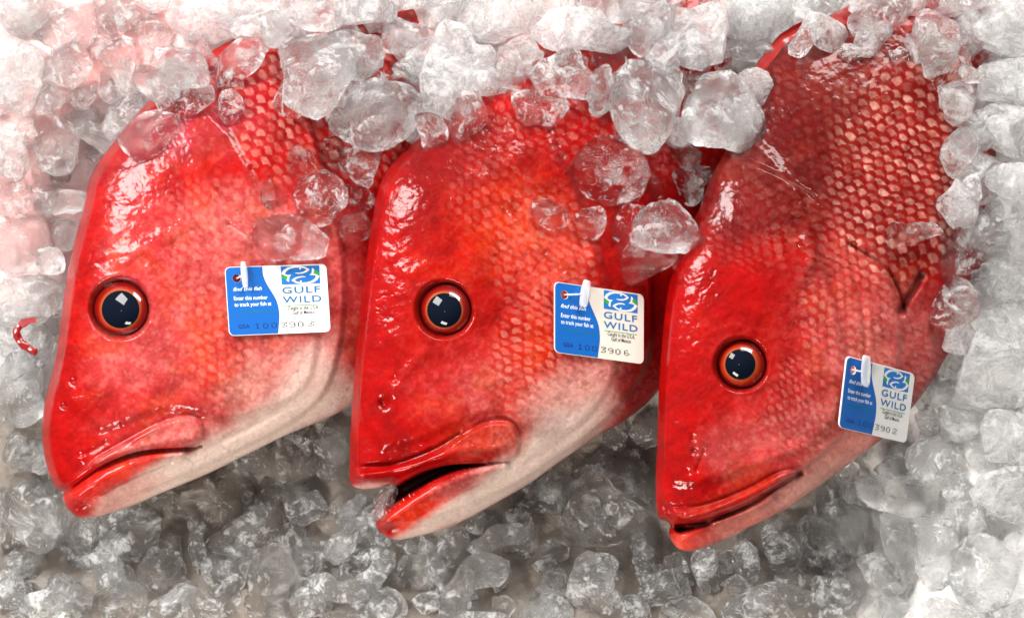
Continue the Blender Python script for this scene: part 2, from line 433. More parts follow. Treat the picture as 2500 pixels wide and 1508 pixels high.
    def dome(R0, R1, lift, nr, colf, nm, mat, par, k=1.0, ox=0, oy=0):
        nth = 64; vs = []; cs = []; fs = []
        for i in range(nr + 1):
            rr_ = R0 + (R1 - R0) * i / nr
            for t in range(nth):
                th = 2 * math.pi * t / nth
                lx, ly = rr_ * math.cos(th), rr_ * math.sin(th)
                S = ER * 1.22
                zz = math.sqrt(max(S * S - rr_ * rr_, 0)) - S + 10
                px_, py_ = ex + ox * (1 - rr_ / ER * .9) + lx, ey + oy * (1 - rr_ / ER * .9) + ly
                z = mz + zeye + zz + gxm * lx * .8 + gym * ly * .8 + lift
                vs.append(W(px_, py_, z)); cs.append(colf(rr_ / ER, th))
        for i in range(nr):
            for t in range(nth):
                a_, b_ = i * nth + t, i * nth + (t + 1) % nth
                fs.append((a_, b_, b_ + nth, a_ + nth)[::-1])
        fs.append(tuple(range(nth))[::-1] if R0 > 0 else tuple(range(nth)))
        return mesh_obj(nm, np.array(vs), fs, mat, par, cols=np.array(cs))
    PR = eyecol['pupil']
    def icol(q, th):
        w = .35 + .65 * vnoise(th * 9, q * 9, 3) * (.6 + .4 * math.sin(th * 1.0 + .6))
        gold = np.array([0.30, 0.055, 0.012]); org = np.array(eyecol['iris']); red = np.array([0.19, 0.004, 0.003]); dk_ = np.array([0.05, 0.004, 0.004])
        p0 = PR / ER
        if q < p0 + .035: return gold
        c = org * w + red * (1 - w)
        t = min(max((q - p0 - .05) / .05, 0), 1); c = gold * (1 - t) + c * t
        t = min(max((q - .72) / .16, 0), 1); c = c * (1 - t) + red * t * .8
        t = min(max((q - .92) / .08, 0), 1); c = c * (1 - t * .8) + dk_ * t * .8
        return c
    eo = dome(PR * .9, ER * 1.02, 0.0, 22, icol, "eye", EYE, o, ox=eyecol['off'][0], oy=eyecol['off'][1])
    dome(0.5, PR, 0.8, 12, lambda q, th: (0.002, 0.004, 0.010), "pupil", PUPIL, eo, ox=eyecol['off'][0], oy=eyecol['off'][1])
    return o, (lambda px_, py_: float(np.where(ok, ztop, -9e9)[int((py_ - ys[0]) / g), int((px_ - xs[0]) / g)]))
EYE = attr_mat("wet_iris", 0.25, 1.0); PUPIL = attr_mat("wet_pupil", 0.05, 0.0)

# ---- left fish
F1_OUT = [(132, 1187), (112, 1136), (101, 1065), (105, 1010), (112, 964), (132, 893), (144, 820), (152, 751), (167, 649), (180, 595), (193, 548), (206, 497), (218, 436), (240, 395), (274, 352),
          (330, 280), (420, 190), (530, 110), (650, 50), (780, 0), (900, -60), (1050, -100), (1150, 0), (1180, 200), (1150, 400), (1080, 600), (1000, 800), (930, 930), (852, 994),
          (791, 1025), (710, 1055), (609, 1106), (507, 1157), (406, 1197), (304, 1243), (223, 1265), (188, 1263), (166, 1244), (155, 1222), (151, 1208), (160, 1199), (148, 1198)]
f1_mouth = [(146, 1203), (175, 1190), (215, 1160), (260, 1130), (330, 1106), (400, 1100), (460, 1098), (490, 1086)]
fish1, h1 = make_fish("red_snapper", "leftmost red fish with closed mouth and broad white glare on its forehead",
    F1_OUT, ((150, 1100), 10, (-0.20, 0.02)), 118, (293, 752, 66), (150, 1200),
    [([(215, 1128), (330, 1062), (400, 1026), (470, 1012), (497, 1040), (502, 1070), (480, 1090), (400, 1094), (320, 1102), (225, 1145)], 19, 9),
     ([(-300, -200), (500, 200), (680, 520), (720, 640), (780, 780), (786, 900), (740, 985), (640, 1010), (560, 1040), (500, 1020), (400, 1000), (150, 1100)], 10, 22),
     ([(-60, 200), (700, 100), (840, 560), (850, 760), (820, 930), (760, 1010), (600, 1100), (200, 1270), (60, 1100)], 24, 14)],
    [(f1_mouth, -19, 6), ([(172, 1176), (230, 1138), (300, 1100), (390, 1076), (470, 1068)], 9, 12), ([(165, 1222), (215, 1190), (270, 1158), (330, 1130), (400, 1112), (440, 1108)], 24, 17),
     ([(190, 1238), (260, 1195), (330, 1160), (420, 1124)], -7, 5), ([(480, 1105), (600, 1050), (700, 990), (765, 930), (780, 850)], -5, 8),
     ([(195, 1110), (225, 1102), (260, 1078)], -6, 6), ([(235, 1260), (340, 1215), (440, 1170), (560, 1115)], 5, 10),
     ([(300, 640), (360, 600), (420, 560), (470, 540)], 5, 18), ([(250, 640), (300, 625), (350, 640)], -3, 9), ([(160, 480), (400, 300)], -3, 10), ([(560, 545), (640, 600), (690, 660)], -5, 5)],
    [(182, 930, 9, -10), (157, 990, 8, -9), (196, 1118, 22, 9)],
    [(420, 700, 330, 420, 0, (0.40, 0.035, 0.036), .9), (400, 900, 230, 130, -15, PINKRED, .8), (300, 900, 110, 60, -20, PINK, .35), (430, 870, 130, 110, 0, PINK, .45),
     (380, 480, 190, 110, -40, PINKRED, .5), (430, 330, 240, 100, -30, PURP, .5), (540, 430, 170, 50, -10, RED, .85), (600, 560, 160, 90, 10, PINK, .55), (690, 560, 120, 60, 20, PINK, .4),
     (620, 780, 170, 170, 0, PINK, .45), (520, 830, 70, 120, 15, ORANGE, .55), (560, 930, 60, 60, 15, ORANGE, .5), (650, 920, 130, 60, -35, CREAM, .55), (700, 860, 70, 60, 0, PINK, .6), (800, 700, 60, 230, 0, PINK, .55), (850, 800, 60, 200, 0, (0.55, .06, .06), .5),
     (170, 780, 55, 420, 12, RED, .9), (170, 1050, 90, 170, 10, RED, .9), (300, 1010, 110, 40, -25, PINKRED, .5),
     (640, 1060, 260, 62, -27, WHITE, 1), (760, 930, 60, 110, 20, WHITE, .8), (430, 1160, 200, 46, -26, WHITE, 1), (300, 1210, 110, 30, -25, CREAM, .8),
     (360, 1085, 130, 20, -22, PINK, .9), (440, 1050, 70, 30, -15, PINK, .85), (230, 1185, 90, 32, -35, (0.62, .012, .008), 1), (330, 1140, 100, 20, -28, (0.66, .03, .02), .9), (185, 1245, 36, 26, 0, RED, .9)],
    [([(840, 210, 300, 200, 20, 1), (700, 330, 120, 110, 0, .8)], -52, 37, 3.0, .42), ([(560, 560, 170, 130, 10, .9), (640, 640, 120, 100, 0, .5)], -50, 36, 1.5, .15), ([(500, 660, 90, 120, 10, .6), (590, 850, 110, 160, 20, .8)], -55, 32, 1.4, .25)],
    None, 1, dict(pupil=46, iris=(0.42, 0.020, 0.003), off=(3, 8)))

# ---- middle fish
F2_OUT = [(853, 1176), (853, 1127), (855, 1042), (864, 922), (874, 795), (888, 674), (898, 600), (906, 547), (917, 484), (934, 427), (966, 388), (1020, 335), (1090, 280),
          (1180, 200), (1300, 100), (1450, 20), (1600, -60), (1750, -100), (1850, 0), (1850, 200), (1800, 500), (1740, 750), (1690, 860), (1612, 952),
          (1563, 1000), (1506, 1038), (1464, 1060), (1414, 1095), (1365, 1127), (1294, 1180), (1224, 1219), (1132, 1272), (1068, 1296), (1012, 1310), (965, 1320), (934, 1305), (918, 1285),
          (917, 1266), (928, 1250), (938, 1230), (950, 1206), (968, 1186), (950, 1186), (906, 1192), (885, 1194), (862, 1188)]
fish2, h2f = make_fish("red_snapper", "middle red fish with its mouth gaping open over the dark gap",
    F2_OUT, ((880, 1100), 30, (-0.20, 0.015)), 124, (1084, 755, 62), (870, 1190),
    [([(860, 1150), (940, 1145), (1060, 1110), (1130, 1060), (1190, 1028), (1250, 1028), (1268, 1060), (1272, 1105), (1250, 1126), (1200, 1126), (1120, 1118), (1040, 1136), (960, 1172), (870, 1182)], 20, 9),
     ([(600, -200), (1250, 100), (1460, 560), (1500, 760), (1520, 900), (1470, 1000), (1380, 1080), (1290, 1060), (1200, 1000), (1050, 1080), (860, 1120)], 10, 22),
     ([(760, 100), (1500, 100), (1590, 560), (1600, 760), (1590, 900), (1500, 1020), (1300, 1180), (900, 1330), (820, 1100)], 24, 14)],
    [([(870, 1164), (960, 1156), (1050, 1122), (1140, 1094), (1230, 1092)], 8, 12), ([(925, 1285), (990, 1238), (1060, 1195), (1140, 1160), (1230, 1140)], 20, 16), ([(945, 1300), (1060, 1240), (1150, 1185), (1250, 1142)], -6, 5),
     ([(860, 1140), (960, 1136), (1060, 1098), (1120, 1060)], -8, 6), ([(1010, 1300), (1140, 1250), (1300, 1160)], 5, 10), ([(1290, 1130), (1400, 1060), (1480, 980), (1510, 900)], -5, 8),
     ([(960, 960), (990, 900), (1040, 860)], 5, 14), ([(1000, 670), (1040, 640), (1120, 640), (1180, 680)], 3, 14), ([(1120, 470), (1210, 420), (1260, 380)], 6, 25), ([(935, 480), (925, 600), (905, 760)], 4, 20), ([(1230, 500), (1320, 600), (1380, 660)], -4, 5)],
    [(937, 984, 13, -16), (966, 925, 10, -9), (1400, 1046, 5, -3)],
    [(1200, 700, 300, 330, 0, (0.30, 0.006, 0.004), .9), (1150, 450, 240, 150, -10, (0.17, .002, .003), .8), (1080, 380, 150, 90, -30, DEEP, .6), (1180, 600, 130, 120, 0, RED, .5), (1250, 560, 160, 130, 0, ORANGE, .5),
     (1330, 600, 110, 110, 0, (0.50, .05, .03), .45), (1150, 930, 180, 90, -15, PINKRED, .75), (1230, 950, 110, 70, 0, PINK, .5), (1300, 900, 100, 120, 20, ORANGE, .6), (1400, 850, 120, 100, 30, ORANGE, .5), (1450, 920, 110, 80, -30, PINK, .8),
     (1400, 980, 130, 70, -35, CREAM, .75), (1360, 1070, 150, 50, -33, WHITE, .95), (1250, 1175, 190, 50, -30, WHITE, 1), (1080, 1260, 150, 36, -25, WHITE, .95), (1320, 1030, 50, 40, 0, GREYP, .6),
     (910, 800, 50, 420, 4, RED, .9), (900, 1080, 80, 120, 5, RED, .95), (1180, 1075, 110, 40, -20, (0.40, .035, .02), .8), (1240, 1080, 36, 40, 0, (0.36, .06, .04), .7), (1000, 1140, 120, 22, -14, RED, .9),
     (1010, 1250, 120, 26, -30, (0.70, .03, .012), 1), (1130, 1175, 90, 18, -25, PINK, .8), (940, 1295, 26, 26, 0, RED, 1), (900, 1190, 50, 10, -5, (0.6, .3, .26), .9), (1570, 850, 60, 170, 10, DEEP, .7), (1100, 700, 60, 14, 0, DEEP, .3)],
    [([(1500, 200, 330, 220, 20, 1), (1270, 300, 170, 80, -25, .9)], -56, 34, 2.0, .15), ([(1330, 620, 130, 160, 0, .8), (1210, 480, 110, 90, 0, .5)], -55, 34, 1.5, .25), ([(1320, 850, 110, 170, 20, .9), (1400, 900, 80, 90, 0, .8)], -60, 30, 1.4, .35)],
    [(955, 1206), (972, 1178), (1010, 1158), (1047, 1142), (1100, 1130), (1170, 1130), (1220, 1130), (1180, 1139), (1130, 1146), (1095, 1156), (1054, 1176), (1004, 1206), (965, 1232), (938, 1250)],
    2, dict(pupil=42, iris=(0.26, 0.009, 0.003), off=(2, 6)))

# ---- right fish
F3_OUT = [(1604, 1258), (1599, 1187), (1604, 1079), (1608, 945), (1617, 811), (1631, 694), (1650, 610), (1690, 545), (1712, 497), (1729, 444), (1756, 390), (1795, 330), (1835, 250), (1868, 175), (1920, 105),
          (2000, 50), (2100, 0), (2200, -80), (2310, -120), (2420, 0), (2440, 200), (2440, 420), (2400, 560), (2370, 700), (2335, 830),
          (2293, 905), (2230, 995), (2159, 1068), (2060, 1142), (1998, 1187), (1926, 1240), (1845, 1278), (1765, 1320), (1693, 1347), (1655, 1341), (1638, 1318), (1630, 1296), (1640, 1283), (1630, 1272), (1612, 1266)]
fish3, h3 = make_fish("red_snapper", "rightmost red fish showing a long scaly back and dark maroon nape",
    F3_OUT, ((1620, 1200), 55, (-0.18, 0.01)), 124, (1809, 889, 58), (1615, 1270),
    [([(1640, 1265), (1720, 1240), (1820, 1200), (1900, 1150), (1950, 1145), (1950, 1180), (1880, 1215), (1800, 1250), (1720, 1275)], 15, 9),
     ([(1300, 100), (1900, 300), (2050, 720), (2080, 950), (2020, 1080), (1900, 1130), (1700, 1200), (1600, 1180)], 9, 22),
     ([(1500, 300), (1900, 400), (2100, 570), (2165, 640), (2205, 760), (2200, 900), (2130, 1010), (2000, 1120), (1800, 1300), (1560, 1250)], 22, 12)],
    [([(1618, 1279), (1680, 1285), (1740, 1268), (1819, 1238), (1900, 1190), (1957, 1152)], -26, 7), ([(1625, 1256), (1720, 1254), (1820, 1214), (1900, 1176)], 8, 11), ([(1650, 1320), (1720, 1296), (1800, 1262), (1880, 1220)], 19, 17),
     ([(1620, 1240), (1720, 1236), (1830, 1190), (1900, 1150)], -6, 6), ([(1700, 1340), (1800, 1298), (1920, 1235), (2020, 1160)], 5, 9), ([(2205, 760), (2190, 700), (2150, 640), (2080, 600)], -13, 7),
     ([(1960, 680), (1990, 620), (1960, 590)], 10, 16), ([(1750, 810), (1800, 795), (1860, 815)], 3, 12), ([(2080, 650), (2120, 800), (2100, 950)], -4, 7), ([(1700, 1150), (1720, 1100)], -5, 5), ([(2198, 762), (2212, 735), (2235, 700), (2250, 670)], -26, 9)],
    [(1695, 1102, 9, -9), (1692, 1070, 9, -8), (1680, 1150, 9, -4)],
    [(1850, 850, 280, 330, 0, (0.30, 0.005, 0.004), .9), (2000, 400, 420, 360, 0, (0.11, 0.004, 0.0035), .95), (1900, 300, 210, 280, 0, MAROON, .5), (2050, 180, 240, 110, 0, MAROON, .55), (2080, 230, 180, 60, 20, (0.12, .012, .006), .3),
     (2220, 400, 150, 300, 20, (0.24, .008, .006), .7), (1800, 560, 130, 110, 0, DEEP, .6), (1900, 640, 130, 60, -20, RED, .7), (1780, 700, 150, 100, 0, RED, .8), (2050, 800, 120, 220, 0, PINKRED, .7), (2080, 900, 90, 170, 0, PINK, .55),
     (2100, 720, 80, 120, 0, (0.36, .03, .022), .5), (2200, 880, 120, 160, 10, PINK, .8), (1880, 1060, 170, 90, -20, PINKRED, .7), (1800, 1100, 110, 70, -10, PINK, .5), (2000, 1060, 110, 90, -25, PINK, .8), (1930, 950, 110, 60, -10, PINKRED, .5),
     (2060, 1110, 150, 46, -35, (0.66, .24, .19), .9), (1860, 1255, 180, 34, -27, (0.62, .18, .14), .9), (1990, 1180, 110, 30, -35, CREAM, .8), (1640, 950, 60, 420, 2, RED, .95), (1650, 1190, 80, 90, 0, RED, .95), (1790, 1215, 150, 26, -22, (0.34, .02, .012), .7), (1680, 1320, 60, 22, -15, (0.70, .05, .035), .95), (1900, 1110, 90, 40, -20, (0.62, .03, .03), .5)],
    [([(2230, 380, 200, 300, 15, 1), (2080, 330, 300, 330, 20, .26)], -62, 35, 3.0, .80), ([(1850, 480, 150, 170, 0, .9)], -58, 32, 1.6, .12), ([(2060, 760, 110, 160, 0, .9), (2090, 900, 90, 120, 0, .7), (1960, 1000, 90, 130, 0, .7)], -62, 30, 1.4, .32), ([(2220, 920, 90, 120, 0, .8)], -60, 32, 1.6, .25)],
    [(1640, 1286), (1660, 1283), (1700, 1284), (1735, 1274), (1750, 1270), (1720, 1286), (1680, 1300), (1655, 1305)], 3, dict(pupil=37, iris=(0.50, 0.045, 0.005), off=(-4, 0)))

# fins of the right fish
def fin(name, base, tips, z0, z1, parent, mat, rays=9, thick=5, shade=1.0):
    """membrane with raised rays, between a base line and a tip line"""
    nb = rays * 5 + 1; nr = 14
    base = np.array(base, float); tips = np.array(tips, float)
    def along(P, t):
        L = np.r_[0, np.cumsum(np.hypot(*np.diff(P, axis=0).T))]; s = t * L[-1]
        return np.array([np.interp(s, L, P[:, 0]), np.interp(s, L, P[:, 1])])
    top = []; cs = []
    for i in range(nb):
        t = i / (nb - 1); a = along(base, t); b = along(tips, t)
        ray = abs(math.sin(math.pi * rays * t)); 
        for j in range(nr):
            s = j / (nr - 1); sc = 1.0
            p = a + (b - a) * s * sc * (1 - .16 * s * vnoise(t * 9, 3.3, 5))
            z = z0 + (z1 - z0) * s + 1.0 * ray + 7 * math.sin(s * 3 + t * 4)
            top.append((p[0], p[1], z)); k = ray ** 2
            cs.append((np.array([.46, .035, .025]) * k + np.array([.47, .05, .036]) * (1 - k) + .05 * float(vnoise(t * 14, s * 4, 9)) * np.array([1, 1.6, 1.4]) * s) * shade)
    T = np.array(top); V = np.vstack([W(T[:, 0], T[:, 1], T[:, 2]), W(T[:, 0], T[:, 1], T[:, 2] - thick)])
    n = nb * nr; F = []
    for i in range(nb - 1):
        for j in range(nr - 1):
            a = i * nr + j; F.append((a, a + 1, a + nr + 1, a + nr)); F.append((n + a, n + a + nr, n + a + nr + 1, n + a + 1))
    for i in range(nb - 1):
        for j in (0, nr - 1):
            a = i * nr + j; F.append((a, a + nr, n + a + nr, n + a))
    for j in range(nr - 1):
        for i in (0, nb - 1):
            a = i * nr + j; F.append((a, n + a, n + a + 1, a + 1))
    return mesh_obj(name, V, F, mat, parent, cols=np.vstack([cs, cs]))
FIN = attr_mat("fin_membrane", 0.35, 0.6)
fin("dorsal_fin", [(1828, 262), (1862, 186), (1915, 112), (1990, 58)], [(1822, 232), (1846, 150), (1905, 78), (1975, 40)], 10, 14, fish3, FIN, 7, shade=np.array([.5, .12, .12]))
# a curl of red skin caught in the ice at the left border
SCRAP = simple_mat("red_skin_scrap", (0.22, 0.006, 0.008), .25, 1.0)
# teeth along the open jaw of the middle fish
def teeth(parent, line, up, z0, nm):
    V = []; F = []
    L = np.array(line, float)
    for i in range(17):
        t = min(1, max(0, i / 16 + random.uniform(-.02, .02))); k = t * (len(L) - 1); a = int(min(k, len(L) - 2)); p = L[a] + (L[a + 1] - L[a]) * (k - a)
        r = random.uniform(1.6, 3.0); hgt = random.uniform(3, 12); z = z0(p[0], p[1]) if callable(z0) else z0
        b = len(V)
        for q in range(6):
            th = q * math.pi / 3; V.append(W(p[0] + r * math.cos(th), p[1] + r * math.sin(th), z - 6))
        V.append(W(p[0] + up[0] * hgt, p[1] + up[1] * hgt, z + 3))
        for q in range(6): F.append((b + q, b + (q + 1) % 6, b + 6))
    return mesh_obj(nm, np.array(V), F, simple_mat("tooth_enamel", (0.50, 0.24, 0.19), .3, .5), parent)
def safe(hf, dz=0):
    def f(x, y):
        v = max(hf(x + dx, y + dy) for dx in (-8, 0, 8) for dy in (-8, 0, 8)); return v + dz
    return f
teeth(fish2, [(936, 1256), (968, 1238), (1006, 1212), (1056, 1182), (1100, 1160), (1150, 1150)], (-.3, -.9), safe(h2f, -14), "teeth")

# ------------------------------------------------------------------ the tags
TM = {}
def tmat(k, col, rough=.45, coat=.08):
    if k not in TM: TM[k] = simple_mat(k, col, rough, coat)
    return TM[k]
def flat2d(splines):
    cu = bpy.data.curves.new("outline", 'CURVE'); cu.dimensions = '2D'; cu.fill_mode = 'BOTH'
    for s in splines:
        sp = cu.splines.new('POLY'); sp.points.add(len(s) - 1); sp.use_cyclic_u = True
        for i, (x, y) in enumerate(s): sp.points[i].co = (x, y, 0, 1)
    return curve_mesh(cu)
def curve_mesh(cu):
    o = bpy.data.objects.new("outline", cu); COL.objects.link(o)
    dg = bpy.context.evaluated_depsgraph_get(); dg.update()
    me = bpy.data.meshes.new_from_object(o.evaluated_get(dg))
    V = np.array([v.co[:] for v in me.vertices]); F = [tuple(p.vertices) for p in me.polygons]
    bpy.data.objects.remove(o); bpy.data.curves.remove(cu); bpy.data.meshes.remove(me)
    return V, F
def text2d(s, u, v, width, capH, shear=0.0, bold=0.0, spacing=1.0):
    cu = bpy.data.curves.new("text", 'FONT'); cu.body = s; cu.size = 10; cu.shear = shear; cu.offset = bold; cu.space_character = spacing
    cu.dimensions = '2D'; cu.resolution_u = 4
    V, F = curve_mesh(cu)
    x0, x1 = V[:, 0].min(), V[:, 0].max()
    ref = 7.3                                     # cap height of the built-in face at size 10
    X = u + (V[:, 0] - x0) / (x1 - x0) * width; Y = v - V[:, 1] / ref * capH
    return np.stack([X, Y, 0 * X], -1), F
DIG = {'3': ["1111", "0001", "0010", "0110", "0001", "0001", "1110"], '9': ["0110", "1001", "1001", "0111", "0001", "0001", "0110"], '0': ["0110", "1001", "1001", "1001", "1001", "1001", "0110"],
       '2': ["0110", "1001", "0001", "0010", "0100", "1000", "1111"], '6': ["0110", "1000", "1000", "1110", "1001", "1001", "0110"], '1': ["0100", "1100", "0100", "0100", "0100", "0100", "1110"]}
def dots(s_list):
    V = []; F = []
    for ch, u0, u1, v0, v1 in s_list:
        for r, row in enumerate(DIG[ch]):
            for c, b in enumerate(row):
                if b == '1':
                    cx = u0 + (u1 - u0) * (c + .5) / 4; cyy = v0 + (v1 - v0) * (r + .5) / 7; n = len(V)
                    for k in range(8):
                        th = k * math.pi / 4; V.append((cx + 1.55 * math.cos(th), cyy - 1.15 * math.sin(th), 0))
                    F.append(tuple(range(n, n + 8)))
    return np.array(V, float), F
def ring(cx, cy_, r, n=28): return [(cx + r * math.cos(2 * math.pi * i / n), cy_ + r * math.sin(2 * math.pi * i / n)) for i in range(n)]
def rrect(x0, y0, x1, y1, r, which=(1, 1, 1, 1), n=6):
    P = []
    for (cx, cyy, a0, on) in ((x1 - r, y0 + r, -90, which[1]), (x1 - r, y1 - r, 0, which[2]), (x0 + r, y1 - r, 90, which[3]), (x0 + r, y0 + r, 180, which[0])):
        if on:
            for i in range(n + 1):
                a = math.radians(a0 + 90 * i / n); P.append((cx + r * math.cos(a), cyy + r * math.sin(a)))
        else:
            sx = 1 if cx > (x0 + x1) / 2 else -1; sy = 1 if cyy > (y0 + y1) / 2 else -1
            P.append((cx + sx * r, cyy + sy * r))
    return P
CLEAR = None
def clear_plastic():
    m, nt, out = new_mat("clear_plastic"); p = principled(nt, None, Roughness=0.12, IOR=1.25); p.inputs["Transmission Weight"].default_value = .85
    p.inputs["Base Color"].default_value = (0.95, .97, 1, 1)
    t = N(nt, "ShaderNodeBsdfDiffuse", Color=(.85, .9, .95, 1)); mx = N(nt, "ShaderNodeMixShader", Fac=0.22)
    nt.links.new(p.outputs[0], mx.inputs[1]); nt.links.new(t.outputs[0], mx.inputs[2]); nt.links.new(mx.outputs[0], out.inputs[0]); return m
CLEAR = clear_plastic()

def make_tag(label, TL, TR, BL, hf, digits, dimdig, cream, pin, clearance=3, lead="GSA"):
    TL, TR, BL = map(lambda a: np.array(a, float), (TL, TR, BL))
    # lean the card like the skin below it, then lift it until it just touches
    pts = []
    for a in np.linspace(0, 1, 9):
        for b in np.linspace(0, 1, 7):
            p = TL + (TR - TL) * a + (BL - TL) * b; z = hf(p[0], p[1])
            if z > -1e3: pts.append((a, b, z))
    P = np.array(pts); A = np.c_[np.ones(len(P)), P[:, 0], P[:, 1]]
    c, *_ = np.linalg.lstsq(A, P[:, 2], rcond=None)
    c[0] += np.percentile(P[:, 2] - A @ c, 96) + clearance
    o3, u3, v3 = W(*TL, c[0]), W(*TR, c[0] + c[1]), W(*BL, c[0] + c[2])
    U = (u3 - o3) / 250; Vv = (v3 - o3) / 168; Nn = np.cross(Vv, U); Nn /= np.linalg.norm(Nn)
    if Nn[2] < 0: Nn = -Nn
    root = bpy.data.objects.new("fish_tag", None); COL.objects.link(root); root.empty_display_size = .01
    root.location = o3
    tag(root, label, "tag", "traceability tags pinned to the fish")
    def place(nm, VF, mat, layer, thick=0.0, parent=None, lab=None):
        V, F = VF
        w = o3 + V[:, :1] * U + V[:, 1:2] * Vv + Nn * (layer * PX)
        if thick:
            n = len(w); from collections import Counter
            w2 = w - Nn * (thick * PX); ed = Counter()
            for f in F:
                for i in range(len(f)): ed[(f[i], f[(i + 1) % len(f)])] += 1
            side = [(a, b, b + n, a + n) for (a, b) in ed if (b, a) not in ed]
            F = list(F) + [tuple(i + n for i in reversed(f)) for f in F] + side; w = np.vstack([w, w2])
        o = mesh_obj(nm, w, F, mat, parent or root, smooth=False)
        if lab: o["label"] = lab
        return o
    hole = ring(27.3, 28.3, 10.0)
    wh = tmat("white_card" + ("_worn" if cream else ""), (0.70, 0.70, 0.70) if not cream else (0.63, 0.60, 0.54), .4, .15)
    card = place("card", flat2d([rrect(0, 0, 250, 168, 13), hole]), wh, 0, 5)
    wave = [(92, 1.5), (91, 20), (98, 42), (111.5, 66), (118, 78), (122.5, 90), (125, 105), (126, 117), (125, 132), (120, 166.5)]
    wv = chaikin(wave, 2, False).tolist()
    left = [p for p in rrect(1.5, 1.5, 100, 166.5, 12, (1, 0, 0, 1)) if p[0] < 60]
    bl = [p for p in left if p[1] > 80]; tl = [p for p in left if p[1] <= 80]
    blue = tmat("tag_blue_ink", (0.001, 0.10, 0.40), .45, .08)
    place("blue_panel", flat2d([wv + bl + tl, ring(27.3, 28.3, 10.3)]), blue, .35)
    K = .7; lw = tmat("white_ink", (.8, .85, .9)); lb = tmat("logo_blue_ink", (0.008, 0.13, 0.36)); gr = tmat("green_ink", (0.03, 0.33, 0.01))
    bk = tmat("black_ink", (.012, .012, .014), .5, 0); db = tmat("navy_ink", (.006, .03, .16)); dg_ = tmat("teal_ink", (.005, .17, .26))
    place("lettering", text2d("find this fish", 17, 59, 70, 9.5, shear=.35, bold=.08), lw, K)
    place("lettering", text2d("Enter this number", 17.5, 81.5, 82, 10, bold=.08), lw, K)
    place("lettering", text2d("to track your fish at", 17.5, 97, 90, 10, bold=.08), lw, K)
    place("lettering", text2d("myGulfWild.com", 27, 115, 92, 9), dg_, K)
    place("lettering", text2d("GSA", 23.5, 150.5, 28, 10, bold=.15), db, K)
    place("serial_number", dots([(ch, u0, u1, 140, 153) for ch, u0, u1 in zip(dimdig, (66, 84, 104), (78, 97, 118))]), db, K)
    place("serial_number", dots([(ch, u0, u1, 139.5, 153) for ch, u0, u1 in zip(digits, (128, 148, 169, 193), (143, 164, 184, 210))]), bk, K)
    # emblem
    em = lambda P: [(136.5 + (x - 1045) / 645 * 95.5, 3 + (y - 205) / 300 * 44.5) for x, y in P]
    rot = lambda P: [(2 * 1367 - x, 2 * 355 - y) for x, y in P]
    eo = place("emblem", flat2d([em([(1045, 205), (1690, 205), (1690, 505), (1045, 505)])]), tmat("emblem_blue_ink", (0.008, 0.15, 0.50)), .35)
    band = [(1045, 325), (1090, 265), (1160, 222), (1260, 207), (1370, 207), (1460, 228), (1528, 270), (1470, 312), (1400, 332), (1330, 336), (1282, 324), (1282, 316), (1350, 316), (1420, 304), (1475, 270), (1430, 245), (1360, 230), (1270, 230), (1190, 250), (1130, 290), (1108, 330), (1150, 347), (1218, 345), (1178, 385), (1168, 468), (1130, 442), (1148, 378), (1100, 352)]
    band2 = rot(band)
    place("emblem_fish", flat2d([em(band)]), tmat("white_card", (.70, .70, .70), .3, .5), .6, parent=eo)
    place("emblem_fish", flat2d([em(band2)]), tmat("white_card", (.70, .70, .70), .3, .5), .6, parent=eo)
    tail = [(1052, 335), (1100, 358), (1145, 378), (1128, 440), (1082, 410), (1052, 372)]
    place("emblem_tail", flat2d([em(tail)]), gr, .85, parent=eo); place("emblem_tail", flat2d([em(rot(tail))]), gr, .85, parent=eo)
    ey_ = ring(1368, 250, 14, 12)
    place("emblem_eye", flat2d([em(ey_)]), lw, .85, parent=eo); place("emblem_eye", flat2d([em(rot(ey_))]), lw, .85, parent=eo)
    place("lettering", text2d("GULF", 136.5, 69.5, 94, 16.5, bold=.12, spacing=1.15), lb, K)
    place("lettering", text2d("WILD", 136, 92.5, 96, 16.5, bold=.12, spacing=1.15), lb, K)
    place("rule_line", (np.array([(138, 98.6, 0), (230, 98.6, 0), (230, 99.8, 0), (138, 99.8, 0)], float), [(0, 3, 2, 1)]), gr, K)
    place("lettering", text2d("Caught in the U.S.A.", 147.5, 110, 77, 9.3, bold=.03), bk, K)
    place("lettering", text2d("Gulf of Mexico", 158, 121.5, 55, 9.3, bold=.03), bk, K)
    # plastic T-bar through the punched hole
    (ua, va), (ub, vb), wd_ = pin
    V = []; F = []; nseg = 14; nc = 12
    d = np.array([ub - ua, vb - va], float); L = np.linalg.norm(d); d /= L; nrm = np.array([-d[1], d[0]])
    for i in range(nseg + 1):
        t = i / nseg; w_ = wd_ / 2 * (0.72 + 0.28 * math.sin(math.pi * min(max(t * 1.0, .08), .92))) * (0.75 if i in (0, nseg) else 1)
        for k in range(nc):
            th = 2 * math.pi * k / nc; q = np.array([ua, va]) + d * L * t + nrm * w_ * math.cos(th)
            V.append((q[0], q[1], 11 + 7 * math.sin(th)))
    for i in range(nseg):
        for k in range(nc):
            a = i * nc + k; b = i * nc + (k + 1) % nc; F.append((a, b, b + nc, a + nc))
    F += [tuple(range(nc))[::-1], tuple(range(nseg * nc, (nseg + 1) * nc))]
    b0 = len(V); p0 = np.array([27.3, 28.3, -6.]); p1 = np.array([(ua + ub) / 2, (va + vb) / 2, 11.])
    for i in range(7):
        t = i / 6; p = p0 * (1 - t) + p1 * t; p[2] += 9 * math.sin(math.pi * t)
        for k in range(8):
            th = 2 * math.pi * k / 8; V.append((p[0], p[1] + 2.2 * math.cos(th), p[2] + 2.2 * math.sin(th)))
